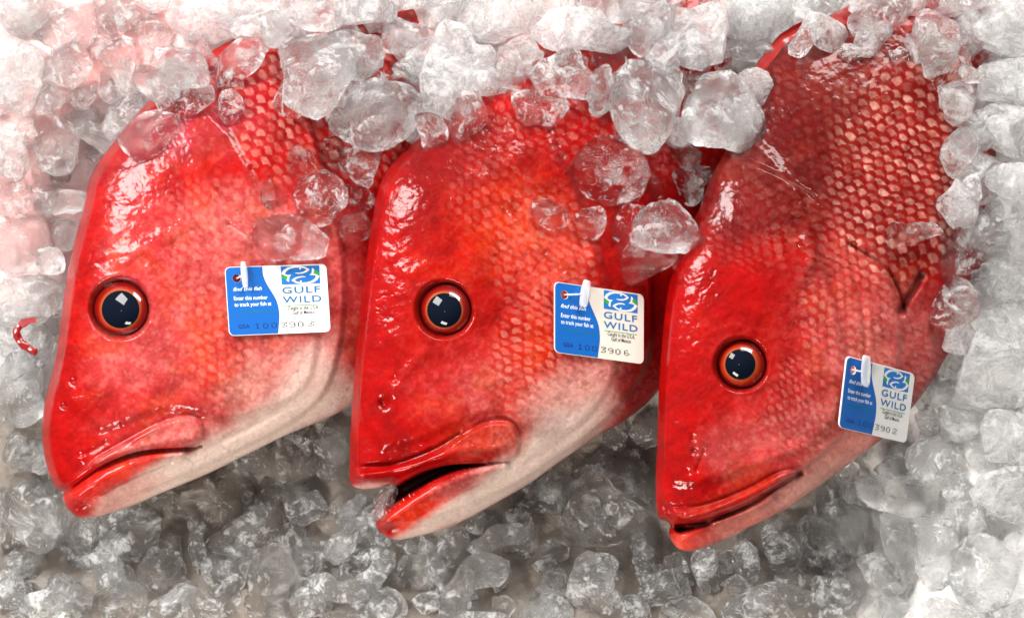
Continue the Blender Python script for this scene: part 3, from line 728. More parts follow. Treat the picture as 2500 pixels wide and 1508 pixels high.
    for i in range(6):
        for k in range(8):
            a = b0 + i * 8 + k; b = b0 + i * 8 + (k + 1) % 8; F.append((a, b, b + 8, a + 8))
    V = np.array(V); w = o3 + V[:, :1] * U + V[:, 1:2] * Vv + Nn * V[:, 2:3] * PX
    mesh_obj("fastener", w, F, CLEAR, root)
    return root
make_tag("flat blue and white tag numbered 3903 on the left fish", (548.5, 652), (796.5, 644), (559.6, 820), h1, "3903", "100", False, ((44, -12), (46, 52), 17))
make_tag("creased cream and blue tag numbered 3906 on the middle fish", (1354, 687), (1572, 719), (1354, 860), h2f, "3906", "100", True, ((86, -14), (73, 50), 27))
make_tag("steeply tilted blue and white tag numbered 3902 on the right fish", (2068, 869), (2234, 913), (2048, 1043), h3, "3902", "100", False, ((56, -14), (64, 54), 34))

# ------------------------------------------------------------------ the ice
def warp_and_cut(V, size, seed, rough=1.0, cuts=6):
    rs = np.random.RandomState(seed)
    D = np.zeros_like(V)
    for k in range(10):
        f = rs.uniform(.5, 1.6); w = rs.normal(size=3); w = w / np.linalg.norm(w) * f * 2 * math.pi / size
        a = rs.normal(size=3); D += (a / np.linalg.norm(a)) * (0.035 * size * rough) * np.sin(V @ w + rs.uniform(0, 6.28))[:, None]
    for k in range(14):                                   # creased, ridge-like relief
        f = rs.uniform(1.2, 5.0); w = rs.normal(size=3); w = w / np.linalg.norm(w) * f * 2 * math.pi / size
        a = rs.normal(size=3); D += (a / np.linalg.norm(a)) * (0.034 * size * rough / (f ** .8)) * (np.abs(np.sin(V @ w + rs.uniform(0, 6.28))) - .6)[:, None]
    V = V + D
    for k in range(cuts):
        up = k % 2 == 0
        n = rs.normal(size=3); n[2] = (1.1 if up else .35) + abs(n[2]) * .4; n /= np.linalg.norm(n)
        q = V @ n; lim = q.max() * (rs.uniform(.42, .80) if up else rs.uniform(.76, .92))
        ex = np.clip(q - lim, 0, None); V = V - n * (ex * .95)[:, None]
    return V
def cavities(size, thick, rs, n):
    Vs = []; Fs = []; base = 0
    for _ in range(n):
        c = rs.uniform(-.22, .22, 3) * np.array([size, size, thick]); nu, nv = 10, 14
        r = size * rs.uniform(.09, .21); st = rs.uniform(.5, 1.4, 3) * np.array([1, 1, .22]); V = []
        A = rs.normal(size=(3, 3)); Q, _r = np.linalg.qr(A)
        ph = rs.uniform(0, 6, 3)
        for i in range(nu + 1):
            for j in range(nv):
                t = math.pi * i / nu; p = 2 * math.pi * j / nv
                v = np.array([math.sin(t) * math.cos(p) * st[0], math.sin(t) * math.sin(p) * st[1], math.cos(t) * st[2] * .35]) * r
                v = v * (1 + .25 * math.sin(3 * p + ph[0] + t * 2) + .15 * math.sin(5 * t + ph[1])); V.append(Q @ v * np.array([1, 1, .6]) + c)
        F = [(base + i * nv + j, base + i * nv + (j + 1) % nv, base + (i + 1) * nv + (j + 1) % nv, base + (i + 1) * nv + j) for i in range(nu) for j in range(nv)]
        sgn = np.linalg.det(Q)
        if sgn > 0: F = [f[::-1] for f in F]
        F = [f[::-1] for f in F]
        Vs += V; Fs += F; base += len(V)
    return np.array(Vs).reshape(-1, 3), Fs
NICE = [0]
def outline_ice(pts, z, thick, mat, seed, rough=1.0, cuts=6, name="ice_chunk", holes=1):
    P = np.asarray(pts, float)
    for _ in range(2):
        q_ = np.roll(P, -1, 0); r_ = np.empty((len(P) * 2, 2)); r_[0::2] = P * .86 + q_ * .14; r_[1::2] = P * .14 + q_ * .86; P = r_
    c = (P.max(0) + P.min(0)) / 2
    d = np.r_[0, np.cumsum(np.hypot(*np.diff(np.vstack([P, P[:1]]), axis=0).T))]; PP = np.vstack([P, P[:1]]); n = 72
    s = np.linspace(0, d[-1], n, endpoint=False); P = np.stack([np.interp(s, d, PP[:, 0]), np.interp(s, d, PP[:, 1])], -1)
    area_ = 0.5 * (P[:, 0] * np.roll(P[:, 1], -1) - np.roll(P[:, 0], -1) * P[:, 1]).sum()
    if area_ > 0: P = P[::-1]
    size = float(np.sqrt(abs(area_))); rings = 13; V = []
    R = P - c
    for i in range(-rings, rings + 1):
        ph = (math.pi / 2) * i / rings * .985
        V.append(np.c_[R * 1.03 * (math.cos(ph) ** .52), np.full(n, thick * math.sin(ph))])
    V = np.vstack(V); V[:, 1] *= -1      # y up
    m = 2 * rings + 1
    F = [(i * n + j, i * n + (j + 1) % n, (i + 1) * n + (j + 1) % n, (i + 1) * n + j) for i in range(m - 1) for j in range(n)]
    F += [tuple(range(n))[::-1], tuple(range((m - 1) * n, m * n))]
    # counter-clockwise outline seen from above
    a2 = (R[:, 0] * -np.roll(R[:, 1], -1) + np.roll(R[:, 0], -1) * R[:, 1]).sum()
    if a2 < 0: F = [f[::-1] for f in F]
    lo, hi = V.min(0)[:2].copy(), V.max(0)[:2].copy()
    V = warp_and_cut(V, size, seed, rough, cuts)
    l2, h2_ = V.min(0)[:2], V.max(0)[:2]; V[:, :2] = (V[:, :2] - l2) / (h2_ - l2) * (hi - lo) + lo
    rs = np.random.RandomState(seed + 5)
    if holes:
        cv, cf = cavities(size, thick, rs, holes); b = len(V); V = np.vstack([V, cv]); F += [tuple(i + b for i in f) for f in cf]
    s_ = (HC - z) / HC
    w = V * PX * np.array([s_, s_, 1]) ; o = np.array(W(c[0], c[1], z))
    return mesh_obj(name, w + o, F, mat, origin=o)
def tube_outline(sp, rad):
    """outline of a bent nugget from its spine, used for its footprint"""
    S = chaikin(sp, 2, False); T = np.gradient(S, axis=0); T /= np.linalg.norm(T, axis=1)[:, None]; Nn = np.stack([-T[:, 1], T[:, 0]], -1)
    return S, np.vstack([S + Nn * rad, (S - Nn * rad)[::-1]])
def tube_ice(sp, rad, z, mat, seed, name="ice_chunk"):
    S, _ = tube_outline(sp, rad); rs = np.random.RandomState(seed)
    L = np.r_[0, np.cumsum(np.hypot(*np.diff(S, axis=0).T))]; m = 34; n = 30
    ext = np.linspace(-rad * .95, L[-1] + rad * .95, m); c = S.mean(0); V = []
    T0 = (S[1] - S[0]) / np.linalg.norm(S[1] - S[0]); T1 = (S[-1] - S[-2]) / np.linalg.norm(S[-1] - S[-2])
    for s in ext:
        sc = min(max(s, 0), L[-1]); p = np.array([np.interp(sc, L, S[:, 0]), np.interp(sc, L, S[:, 1])])
        k = min(max(np.searchsorted(L, sc) - 1, 0), len(S) - 2); T = S[k + 1] - S[k]; T /= np.linalg.norm(T)
        over = max(-s, s - L[-1], 0); p = p + (T1 if s > L[-1] else -T0) * over * (1 if over else 0)
        r = rad * math.sqrt(max(1 - (over / rad) ** 2, .02)) * (1 + .14 * math.sin(s / rad * 1.7 + seed))
        for j in range(n):
            th = 2 * math.pi * j / n; q = p + np.array([-T[1], T[0]]) * r * math.cos(th)
            V.append((q[0] - c[0], -(q[1] - c[1]), r * .9 * math.sin(th)))
    V = np.array(V)
    F = [(i * n + j, (i + 1) * n + j, (i + 1) * n + (j + 1) % n, i * n + (j + 1) % n) for i in range(m - 1) for j in range(n)]
    F += [tuple(range(n)), tuple(range((m - 1) * n, m * n))[::-1]]
    # make normals point out
    a, b, cc = V[F[0][0]], V[F[0][1]], V[F[0][2]]; mid = np.array([V[j] for j in range(n)]).mean(0)
    if np.dot(np.cross(b - a, cc - a), a - mid) < 0: F = [f[::-1] for f in F]
    V = warp_and_cut(V, rad * 2.4, seed, 1.0, 2)
    s_ = (HC - z) / HC; o = np.array(W(c[0], c[1], z))
    return mesh_obj(name, V * PX * np.array([s_, s_, 1]) + o, F, mat, origin=o)

# filler nuggets lying deep in the bed, under everything traced by eye
def blob_pts(cx, cyy, a, b, ang, rs, n=9):
    P = []
    for i in range(n):
        t = 2 * math.pi * i / n; k = rs.uniform(.82, 1.18)
        x, y = a * k * math.cos(t), b * k * math.sin(t); c, s = math.cos(ang), math.sin(ang)
        P.append((cx + x * c - y * s, cyy + x * s + y * c))
    return P
fishpoly = [np.array(F1_OUT), np.array(F2_OUT), np.array(F3_OUT)]
def on_fish(x, y): return any(inside(np.array([x]), np.array([y]), p)[0] for p in fishpoly)
def region_label(x, y):
    if y > 1020:
        if x < 620: return "dim small ice nugget sunk below the leftmost fish's chin"
        if x < 900: return "dim small ice nugget sunk between the left and middle fish jaws"
        if x < 1330: return "dim small ice nugget sunk under the gaping fish's lower jaw"
        if x < 1640: return "dim small ice nugget sunk in the dark hollow before the right fish"
        if x < 2050: return "grey small ice nugget sunk under the right fish's chin"
        return "pale small ice nugget half buried in the lower right corner heap"
    if x < 230: return "pink small ice nugget half buried beside the left fish's forehead"
    if x > 2200: return "white small ice nugget half buried beside the right fish's flank"
    if x < 900: return "pink small ice nugget half buried above the left fish's back"
    if x < 1700: return "small ice nugget half buried above the middle fish's back"
    return "small ice nugget half buried above the right fish's back"
pts_f = []
rs = np.random.RandomState(42); tries = 0
while len(pts_f) < 118 and tries < 20000:
    tries += 1
    x, y = rs.uniform(-10, 2510), rs.uniform(-10, 1515)
    if on_fish(x, y): continue
    dm = 62 if y > 1000 else 76
    if any((x - a) ** 2 + (y - b) ** 2 < dm * dm for a, b in pts_f): continue
    pts_f.append((x, y))
for i, (x, y) in enumerate(pts_f):
    a = rs.uniform(36, 58); b = a * rs.uniform(.65, .95); P = blob_pts(x, y, a, b, rs.uniform(0, 3.1), rs)
    zt, sel = sample_top(P, 50); th = b * rs.uniform(.6, .8)
    z = zt + th * .0
    o = outline_ice(P, z, th, ICE['b' if y > 1000 else 'f' if rs.rand() < .3 else 'm'], 1000 + i, 1.1, 5, "ice_nugget", 0)
    lb = region_label(x, y)
    tag(o, lb, "ice", "ice nuggets " + lb.split(" ice nugget ")[1]); raise_top(sel, z + th * .35)

# nuggets heaped over the backs of the fish along the top of the picture
k = 0; tries = 0; done = []
def ice_line(x):          # how far down the heap comes over the backs
    return float(np.interp(x, [250, 300, 480, 500, 690, 700, 820, 850, 1020, 1040, 1190, 1220, 1460, 1480, 1660, 1840, 1870, 2240, 2330, 2350], [230, 250, 225, 90, 90, 225, 225, 310, 310, 260, 255, 190, 190, 315, 330, 300, 85, 100, 190, 640]))
while k < 88 and tries < 24000:
    tries += 1
    x, y = rs.uniform(260, 2470), rs.uniform(-30, 620)
    if y > ice_line(x) or not on_fish(x, y) or any((x - a) ** 2 + (y - b) ** 2 < 76 ** 2 for a, b in done): continue
    done.append((x, y)); a = rs.uniform(50, 70); b = a * rs.uniform(.65, .95); P = blob_pts(x, y, a, b, rs.uniform(0, 3.1), rs)
    zt, sel = sample_top(P, 70); th = b * .7; z = zt + th * .5
    o = outline_ice(P, z, th, ICE['f' if (y < 120 or x > 2330 or rs.rand() < .35) else 'm'], 3000 + k, 1.1, 6, "ice_nugget", 0); k += 1
    lb = "white small ice nugget heaped on the %s fish's back, under the larger chunks" % ("left" if x < 960 else "middle" if x < 1800 else "right")
    if y > 160: lb = "white small ice nugget heaped along the right flank of the scaly back"
    tag(o, lb, "ice", "ice nuggets " + lb.split(" ice nugget ")[1]); raise_top(sel, z + th * .5)

# every chunk that can be told apart: (label, clarity, lift, outline)
CH = [
# top left
("large pinkish ice chunk at the left edge, second from the top", 'f', 0, [(-30,95),(40,95),(90,120),(105,160),(95,210),(65,270),(40,283),(15,260),(-30,255)]),
("bright frosted ice mass filling the top left corner", 'f', 0, [(-20,-20),(120,-20),(150,20),(100,45),(70,75),(45,85),(15,75),(-20,60)]),
("rounded pink-white ice chunk just below the top left corner mass", 'm', 0, [(90,45),(160,20),(225,0),(235,40),(228,105),(165,122),(105,118),(75,80)]),
("bright-bottomed ice lump cut by the top edge above the left fish", 'm', 0, [(235,-20),(315,-20),(327,20),(318,45),(290,80),(270,83),(245,65),(235,30)]),
("round ice chunk with red glints below the pink-white chunk at top left", 'c', 0, [(120,130),(145,105),(180,95),(215,110),(227,150),(210,195),(175,218),(140,208),(128,180)]),
("small pink rounded ice chunk under the round red-glinting chunk", 'm', 0, [(85,225),(105,208),(145,215),(160,240),(150,262),(110,283),(80,270)]),
("small pale ice piece between the pink rounded chunk and long streaked chunk", 'm', 0, [(170,230),(205,205),(235,215),(238,240),(220,268),(185,262),(160,250)]),
("long ice chunk with a bright diagonal streak above the left fish's brow", 'm', 0, [(235,95),(285,85),(330,100),(325,170),(318,225),(295,228),(260,160),(230,120)]),
("slim pale ice sliver under the streaked chunk left of the nape", 'm', 0, [(240,170),(265,175),(290,215),(280,245),(258,255),(243,230)]),
("square frosted ice block at the left edge level with the fish's nape", 'f', 0, [(-20,318),(55,315),(68,360),(72,420),(40,440),(-20,440)]),
("broad grey-pink ice chunk right of the square block at left edge", 'm', 0, [(90,290),(130,270),(170,300),(190,340),(180,400),(130,430),(90,410),(75,350)]),
("long pointed ice sliver aimed down at the left fish's forehead", 'm', 6, [(140,268),(190,262),(225,300),(270,340),(272,385),(235,360),(190,320),(150,295)]),
("dull rectangular ice chunk left of the clear block on the left fish's nape", 'm', 6, [(265,250),(310,220),(350,235),(335,290),(300,330),(265,340),(245,310)]),
("broad white ice slab lying above the left fish's nape at the top edge", 'f', 12, [(400,40),(440,0),(560,-20),(640,10),(632,70),(600,90),(545,107),(460,105),(425,80)]),
("hazy pink ice chunk between the streaked chunk and the broad white slab", 'm', 2, [(325,45),(365,32),(402,48),(412,98),(370,122),(330,100)]),
("dull ice scrap at the left border just above the round disc", 'm', 0, [(-25,800),(20,798),(42,835),(20,868),(-25,872)]),
("thin ice piece at the top edge left of the broad white slab", 'm', 0, [(325,-20),(430,-20),(410,20),(370,34),(335,15)]),
("dark-centred clear ice cube above the left fish's nape", 'c', 6, [(360,130),(400,112),(470,110),(500,130),(515,200),(480,225),(430,220),(390,165),(360,150)]),
("clear ice block with a bright white lower edge on the left fish's nape", 'c', 6, [(430,245),(480,215),(523,205),(525,255),(435,293),(420,275)]),
("clear capsule of ice slanting across the left fish's nape", 'c', 18, [(345,155),(380,160),(415,210),(437,225),(432,260),(410,275),(375,255),(340,225),(320,190)]),
("clear rectangular ice block lowest on the left fish's nape, white lower edge", 'c', 10, [(285,340),(330,275),(380,265),(430,285),(440,325),(330,403),(310,385)]),
("claw-shaped clear ice chunk on the scales of the left fish", 'c', 6, [(530,130),(590,90),(645,88),(655,120),(630,165),(595,190),(600,220),(570,225),(540,210),(515,185)]),
("tiny clear ice spike hanging from the claw-shaped chunk", 'c', 2, [(530,215),(580,225),(600,270),(580,300),(555,305),(530,260)]),
("flat oval ice piece touching the left fish's forehead edge", 'c', 12, [(80,490),(110,468),(160,462),(200,462),(213,490),(190,515),(130,525),(85,520)]),
("clear ice lump with a red glint under the flat oval piece", 'c', 6, [(112,545),(150,530),(190,540),(195,580),(170,615),(130,600),(112,570)]),
# left column
("reddish glassy ice at the left edge level with the fish's forehead", 'c', 0, [(20,540),(80,520),(120,580),(125,640),(60,670),(-20,660),(-20,560)]),
("pink ice piece at the left edge under the square frosted block", 'm', 0, [(-20,445),(60,440),(85,470),(70,520),(-20,530)]),
("small ice piece wedged against the left fish above its eye level", 'c', 0, [(80,615),(130,600),(158,625),(155,665),(100,672)]),
("large cloudy ice block at the left edge beside the left fish's eye", 'm', 0, [(-20,672),(155,672),(150,760),(110,800),(40,800),(-20,790)]),
("clear ice piece with a dark red curl beside the left fish's snout", 'c', 10, [(35,790),(60,775),(110,790),(135,830),(130,880),(105,900),(70,860),(38,835)]),
("big round disc of clear ice at the left edge beside the snout", 'c', 14, [(-25,950),(-12,900),(25,860),(65,860),(98,890),(108,945),(98,1000),(60,1040),(20,1042),(-12,1010)]),
("faceted clear ice chunk under the round disc at the left edge", 'c', 0, [(10,1060),(60,1040),(100,1060),(112,1110),(120,1155),(70,1153),(25,1130),(5,1100)]),
# bottom left
("wide ringed ice lump below left of the left fish's jaw tip", 'm', 0, [(15,1220),(55,1160),(110,1155),(160,1210),(180,1260),(165,1310),(120,1345),(85,1352),(35,1330),(12,1280)]),
("upright crinkled ice piece right below the left fish's jaw tip", 'm', 4, [(175,1268),(232,1265),(230,1320),(215,1372),(180,1375),(165,1340)]),
("bowl-shaped matt ice chunk with a notched top under the left jaw", 'f', 0, [(235,1300),(260,1255),(300,1285),(390,1275),(393,1310),(375,1350),(340,1372),(290,1370),(240,1345)]),
("large hollow clear ice chunk under the left fish's throat", 'c', 0, [(412,1215),(440,1200),(500,1195),(540,1145),(590,1140),(620,1190),(620,1235),(570,1290),(520,1300),(450,1250)]),
("broken ice edge at the left border beside the ringed lump", 'm', 0, [(-30,1240),(0,1240),(18,1285),(10,1325),(-30,1330)]),
("small smooth ice pebble at the left border under the ringed lump", 'm', 4, [(5,1360),(30,1342),(75,1360),(85,1390),(60,1415),(15,1400)]),
("dim slab-like ice chunk under the fat capsule at lower left", 'm', 0, [(500,1350),(600,1355),(615,1400),(590,1440),(560,1455),(520,1440),(490,1400)]),
("fat smooth ice capsule with one bright glint below the left throat", 'm', 14, [(500,1315),(560,1290),(610,1240),(650,1230),(672,1255),(700,1290),(690,1320),(620,1365),(560,1368),(505,1345)]),
("clear oval ice pebble with a ring inside, below the bowl-shaped chunk", 'c', 8, [(335,1390),(360,1355),(410,1343),(440,1360),(455,1400),(420,1435),(365,1452),(335,1430)]),
("knob-topped ice nugget standing below the crinkled piece, lower left", 'm', 8, [(220,1365),(245,1345),(280,1350),(300,1380),(305,1420),(260,1440),(215,1415)]),
("rough ice chunk at the lower left border above the corner", 'm', 0, [(-20,1390),(30,1400),(55,1430),(60,1470),(30,1490),(-20,1480)]),
("bright humped ice chunk cut by the bottom edge near the left corner", 'm', 12, [(40,1500),(60,1455),(110,1430),(135,1405),(160,1420),(215,1460),(220,1530),(40,1530)]),
("bubbly ice chunk at the bottom edge right of the bright hump", 'c', 10, [(225,1440),(300,1420),(345,1422),(358,1450),(340,1500),(300,1530),(220,1530)]),
("pointed ice wedge at the bottom edge under the ringed oval pebble", 'm', 10, [(340,1508),(400,1445),(440,1420),(490,1435),(530,1480),(550,1530),(340,1530)]),
("tall pear-shaped clear ice chunk between left fish and bottom edge", 'c', 14, [(590,1490),(600,1390),(640,1340),(665,1325),(690,1340),(700,1370),(735,1420),(720,1470),(690,1500),(640,1510)]),
# bottom, between left and middle fish
("dark pyramid of ice under the left fish's belly edge", 'm', 0, [(650,1180),(665,1110),(720,1050),(760,1130),(775,1165),(720,1195)]),
("dim square ice block touching the middle fish's snout on its left", 'm', 0, [(765,1045),(845,1045),(850,1130),(770,1135)]),
("heart-shaped rough ice nugget left of the gaping mouth", 'm', 6, [(680,1190),(700,1177),(725,1190),(740,1205),(780,1195),(800,1230),(785,1265),(750,1285),(710,1270),(690,1235)]),
("small tapered ice chunk left of the tilted ice stick", 'm', 0, [(715,1330),(750,1312),(775,1330),(790,1375),(770,1412),(730,1415),(705,1380)]),
("flat grey ice piece under the tilted stick below the gaping mouth", 'm', 0, [(830,1330),(890,1310),(950,1335),(940,1375),(880,1420),(825,1410)]),
("sparkling bright ice chunk directly below the middle fish's jaw tip", 'c', 8, [(970,1365),(1040,1340),(1055,1400),(1035,1430),(1000,1437),(970,1410)]),
("slanted ice prism right of the sparkling chunk below the jaw tip", 'm', 6, [(1055,1350),(1080,1365),(1095,1385),(1070,1440),(1045,1455),(1040,1400)]),
("brilliant white ice lump at the bottom edge under the wavy ice", 'm', 16, [(885,1490),(900,1465),(945,1430),(980,1455),(995,1490),(990,1530),(880,1530)]),
("frosted ice shelf touching the middle fish's lower jaw tip from below", 'f', 0, [(960,1330),(1010,1308),(1070,1300),(1074,1340),(1030,1355),(970,1352)]),
("dull ice chunk below the middle fish's lower jaw", 'm', 0, [(1075,1300),(1120,1290),(1150,1330),(1145,1380),(1090,1390),(1075,1350)]),
("pale ice chunk peeping out under the middle fish's throat", 'm', 0, [(1130,1270),(1170,1248),(1215,1255),(1225,1290),(1160,1310)]),
("small ice chunk between the white lump and bent elbow of ice", 'm', 4, [(1000,1450),(1060,1440),(1082,1470),(1060,1500),(1010,1500)]),
("wide low ice slab cut by the bottom edge under the bent elbow", 'm', 8, [(1030,1500),(1120,1488),(1225,1495),(1240,1530),(1030,1530)]),
("dark gritty ice chunk under the wavy ice at the bottom", 'm', 0, [(715,1440),(770,1420),(815,1460),(810,1500),(730,1510),(705,1480)]),
("small bright ice scrap at the bottom edge left of the white lump", 'm', 4, [(780,1500),(830,1490),(870,1505),(870,1530),(780,1530)]),
# bottom, between middle and right fish
("shadowed broad ice slab left of the huge dim chunk under the middle fish", 'f', 0, [(1240,1250),(1300,1180),(1390,1115),(1420,1140),(1415,1200),(1380,1250),(1280,1260)]),
("shadowed flat ice slab touching the right fish's snout", 'f', 0, [(1468,1115),(1520,1112),(1612,1130),(1615,1270),(1580,1240),(1520,1180),(1470,1145)]),
("huge dim rounded ice chunk in the hollow between two fish jaws", 'f', 16, [(1365,1250),(1400,1180),(1425,1135),(1470,1145),(1520,1190),(1570,1240),(1582,1275),(1550,1310),(1490,1340),(1440,1335),(1385,1310)]),
("dim angular ice chunk left of the huge dim rounded chunk", 'm', 0, [(1235,1240),(1270,1235),(1310,1260),(1318,1320),(1290,1355),(1225,1350)]),
("grey potato-shaped ice nugget below the huge dim rounded chunk", 'f', 6, [(1280,1370),(1320,1335),(1350,1313),(1390,1330),(1390,1360),(1330,1390),(1290,1390)]),
("pale oval ice piece ending the bent elbow at the bottom", 'f', 2, [(1196,1370),(1225,1365),(1250,1400),(1240,1430),(1196,1450)]),
("ribbed ice piece left of the mushroom-shaped chunk", 'c', 4, [(1305,1440),(1320,1410),(1360,1390),(1380,1410),(1385,1460),(1300,1465)]),
("dark little ice chunk at the bottom right of the bent elbow", 'c', 0, [(1200,1460),(1240,1450),(1262,1480),(1250,1520),(1205,1520)]),
("mushroom-shaped ice chunk standing below the huge dim chunk", 'm', 22, [(1390,1390),(1400,1355),(1440,1345),(1480,1350),(1492,1370),(1485,1410),(1500,1440),(1525,1460),(1500,1500),(1440,1510),(1395,1460),(1382,1425)]),
("smooth humped ice chunk at the bottom edge left of the mushroom", 'm', 14, [(1260,1520),(1280,1470),(1320,1450),(1370,1455),(1400,1500),(1400,1540),(1260,1540)]),
("broad rough ice chunk right of the mushroom-shaped chunk", 'm', 4, [(1545,1445),(1590,1395),(1625,1385),(1670,1400),(1692,1430),(1680,1460),(1620,1490),(1560,1475)]),
("small faceted ice nugget just below the right fish's jaw tip", 'c', 14, [(1620,1360),(1645,1343),(1670,1360),(1685,1395),(1660,1405),(1625,1385)]),
("smooth egg of ice below the right fish's lower jaw", 'm', 10, [(1685,1350),(1710,1335),(1745,1335),(1755,1370),(1750,1410),(1720,1430),(1690,1400)]),
("clear slanting ice finger at the bottom edge right of the mushroom", 'c', 14, [(1515,1465),(1550,1450),(1580,1480),(1592,1530),(1540,1530)]),
("white domed ice chunk at the bottom edge below the broad rough chunk", 'f', 16, [(1615,1500),(1640,1465),(1690,1450),(1730,1475),(1755,1520),(1750,1540),(1610,1540)]),
("gritty dark ice bit right of the ice egg under the right chin", 'c', 0, [(1755,1350),(1785,1340),(1800,1365),(1790,1400),(1760,1400)]),
("tapered ice nugget with a knob under the right fish's chin", 'm', 12, [(1800,1330),(1825,1312),(1850,1335),(1856,1380),(1850,1420),(1805,1435),(1795,1390)]),
# bottom right
("wide dim ice chunk under the right fish's throat", 'm', 0, [(1862,1300),(1900,1268),(1950,1272),(1965,1320),(1950,1400),(1880,1400),(1860,1360)]),
("rough lumpy ice chunk under the right fish's throat beside the clear block", 'c', 6, [(1960,1265),(1990,1255),(2030,1290),(2060,1330),(2085,1370),(2050,1405),(1990,1400),(1945,1350)]),
("smooth pale ice nub between throat and the clear squarish block", 'm', 4, [(2005,1235),(2040,1213),(2064,1230),(2055,1285),(2012,1270)]),
("clear little ice piece at the left end of the long clear slab", 'c', 4, [(2052,1190),(2075,1172),(2110,1190),(2150,1232),(2110,1240),(2060,1215)]),
("pinkish clear ice bit against the right fish's belly edge", 'c', 0, [(2030,1150),(2060,1120),(2100,1130),(2095,1170),(2050,1190)]),
("crumpled ice lump below the tilted tag of the right fish", 'm', 4, [(2130,1150),(2165,1115),(2205,1108),(2218,1140),(2205,1170),(2150,1170)]),
("bright frosted ice boulder right below the right fish's tag", 'm', 4, [(2218,1090),(2260,1070),(2330,1075),(2360,1100),(2365,1140),(2310,1165),(2250,1175),(2215,1140)]),
("small square ice bit under the frosted boulder at the right", 'm', 0, [(2295,1160),(2355,1150),(2360,1200),(2350,1230),(2310,1225)]),
("pale ice chunk under the tall ice wedge, bottom right heap", 'm', 0, [(2090,1360),(2150,1345),(2190,1400),(2235,1420),(2225,1455),(2180,1450),(2120,1420)]),
("tall narrow ice wedge leaning below the long clear slab", 'c', 10, [(2145,1260),(2170,1245),(2200,1270),(2240,1330),(2270,1410),(2240,1430),(2190,1420),(2160,1340)]),
("clear shield of ice right of the tall narrow wedge", 'c', 14, [(2225,1260),(2280,1260),(2320,1310),(2342,1330),(2345,1370),(2320,1450),(2290,1440),(2250,1390),(2230,1330)]),
("clear squarish ice block with bright rim below the long clear slab", 'c', 20, [(2055,1228),(2095,1235),(2140,1260),(2135,1350),(2120,1365),(2070,1345),(2042,1300),(2042,1265)]),
("long clear slab of ice, below the right fish's tag", 'c', 30, [(2090,1170),(2130,1158),(2210,1165),(2300,1185),(2310,1225),(2305,1267),(2240,1258),(2160,1240),(2110,1215)]),
("bulky bright ice boulder near the lower right corner", 'm', 14, [(2345,1330),(2390,1300),(2440,1310),(2475,1350),(2500,1400),(2490,1440),(2430,1485),(2385,1490),(2340,1440),(2320,1420)]),
("huge smooth white ice wedge cut by the right edge", 'f', 10, [(2370,1190),(2400,1160),(2470,1140),(2530,1130),(2530,1290),(2450,1255),(2385,1215)]),
("small pale ice pebble between huge wedge and bulky boulder", 'm', 0, [(2335,1240),(2380,1225),(2412,1245),(2410,1290),(2375,1295),(2340,1270)]),
("dull ice pebble right of the clear shield's top corner", 'm', 0, [(2300,1262),(2345,1255),(2372,1285),(2360,1312),(2320,1305)]),
("grey ice chunk at the bottom beside the big frosted slab", 'm', 4, [(1980,1410),(2060,1405),(2110,1450),(2090,1500),(2000,1500)]),
("curled ice piece at the bottom edge left of the pale ice field", 'c', 8, [(2110,1490),(2140,1450),(2200,1460),(2222,1530),(2110,1530)]),
("wide pale ice plate at the bottom edge left of the corner", 'f', 0, [(2225,1470),(2300,1455),(2400,1495),(2410,1540),(2225,1540)]),
("ice chunk filling the lower right corner", 'f', 6, [(2430,1490),(2480,1470),(2530,1460),(2530,1540),(2430,1540)]),
("big frosted ice slab at the bottom edge under the right fish's throat", 'm', 16, [(1765,1530),(1790,1470),(1850,1430),(1940,1420),(1990,1450),(2015,1500),(2010,1540),(1765,1540)]),
("dim ice chip above the big frosted slab at the bottom", 'c', 0, [(1770,1410),(1800,1400),(1840,1425),(1820,1450),(1775,1455)]),
# right edge
("smooth white ice boulder at the right edge under the tall block", 'f', 6, [(2395,1050),(2430,1000),(2530,980),(2530,1130),(2420,1140),(2395,1110)]),
("small bright ice lump right of the tag, above the boulder", 'm', 0, [(2290,1010),(2340,990),(2395,1010),(2410,1060),(2370,1080),(2310,1070)]),
("ice crumb tucked against the right fish's tag corner", 'm', 0, [(2232,1010),(2265,990),(2300,1015),(2300,1065),(2250,1075)]),
("clear ice bit under the pectoral fin tip", 'c', 0, [(2290,890),(2310,855),(2350,860),(2370,890),(2350,925),(2300,930)]),
("pale ice bit below the pectoral fin beside the belly", 'm', 0, [(2262,945),(2300,930),(2335,950),(2330,985),(2280,1000)]),
("tall frosted rectangular ice block at the right edge below the fin", 'f', 24, [(2420,735),(2500,745),(2530,760),(2530,1000),(2480,985),(2345,960),(2342,940),(2375,840)]),
("cloudy ice chunk lying on the right fish's pectoral fin", 'm', 8, [(2268,715),(2320,672),(2390,690),(2385,770),(2330,812),(2280,790)]),
("pale ice chunk between the pectoral fin and the tall frosted block", 'm', 4, [(2310,800),(2350,770),(2385,790),(2370,850),(2330,870),(2300,850)]),
("flat ice bar on top of the tall block at the right edge", 'f', 14, [(2382,685),(2410,668),(2500,680),(2530,700),(2530,740),(2430,730),(2385,710)]),
("broad cloudy ice chunk over the right fish's flank at the right edge", 'm', 8, [(2262,600),(2300,560),(2380,520),(2530,520),(2530,640),(2430,650),(2350,680),(2300,655),(2270,630)]),
("small clear ice cube with white corner on the right fish's flank", 'c', 6, [(2162,580),(2180,552),(2230,548),(2290,540),(2310,558),(2280,588),(2210,600),(2172,612)]),
("white ice block at the right edge above the broad cloudy chunk", 'f', 8, [(2405,420),(2440,400),(2530,395),(2530,485),(2450,490),(2405,460)]),
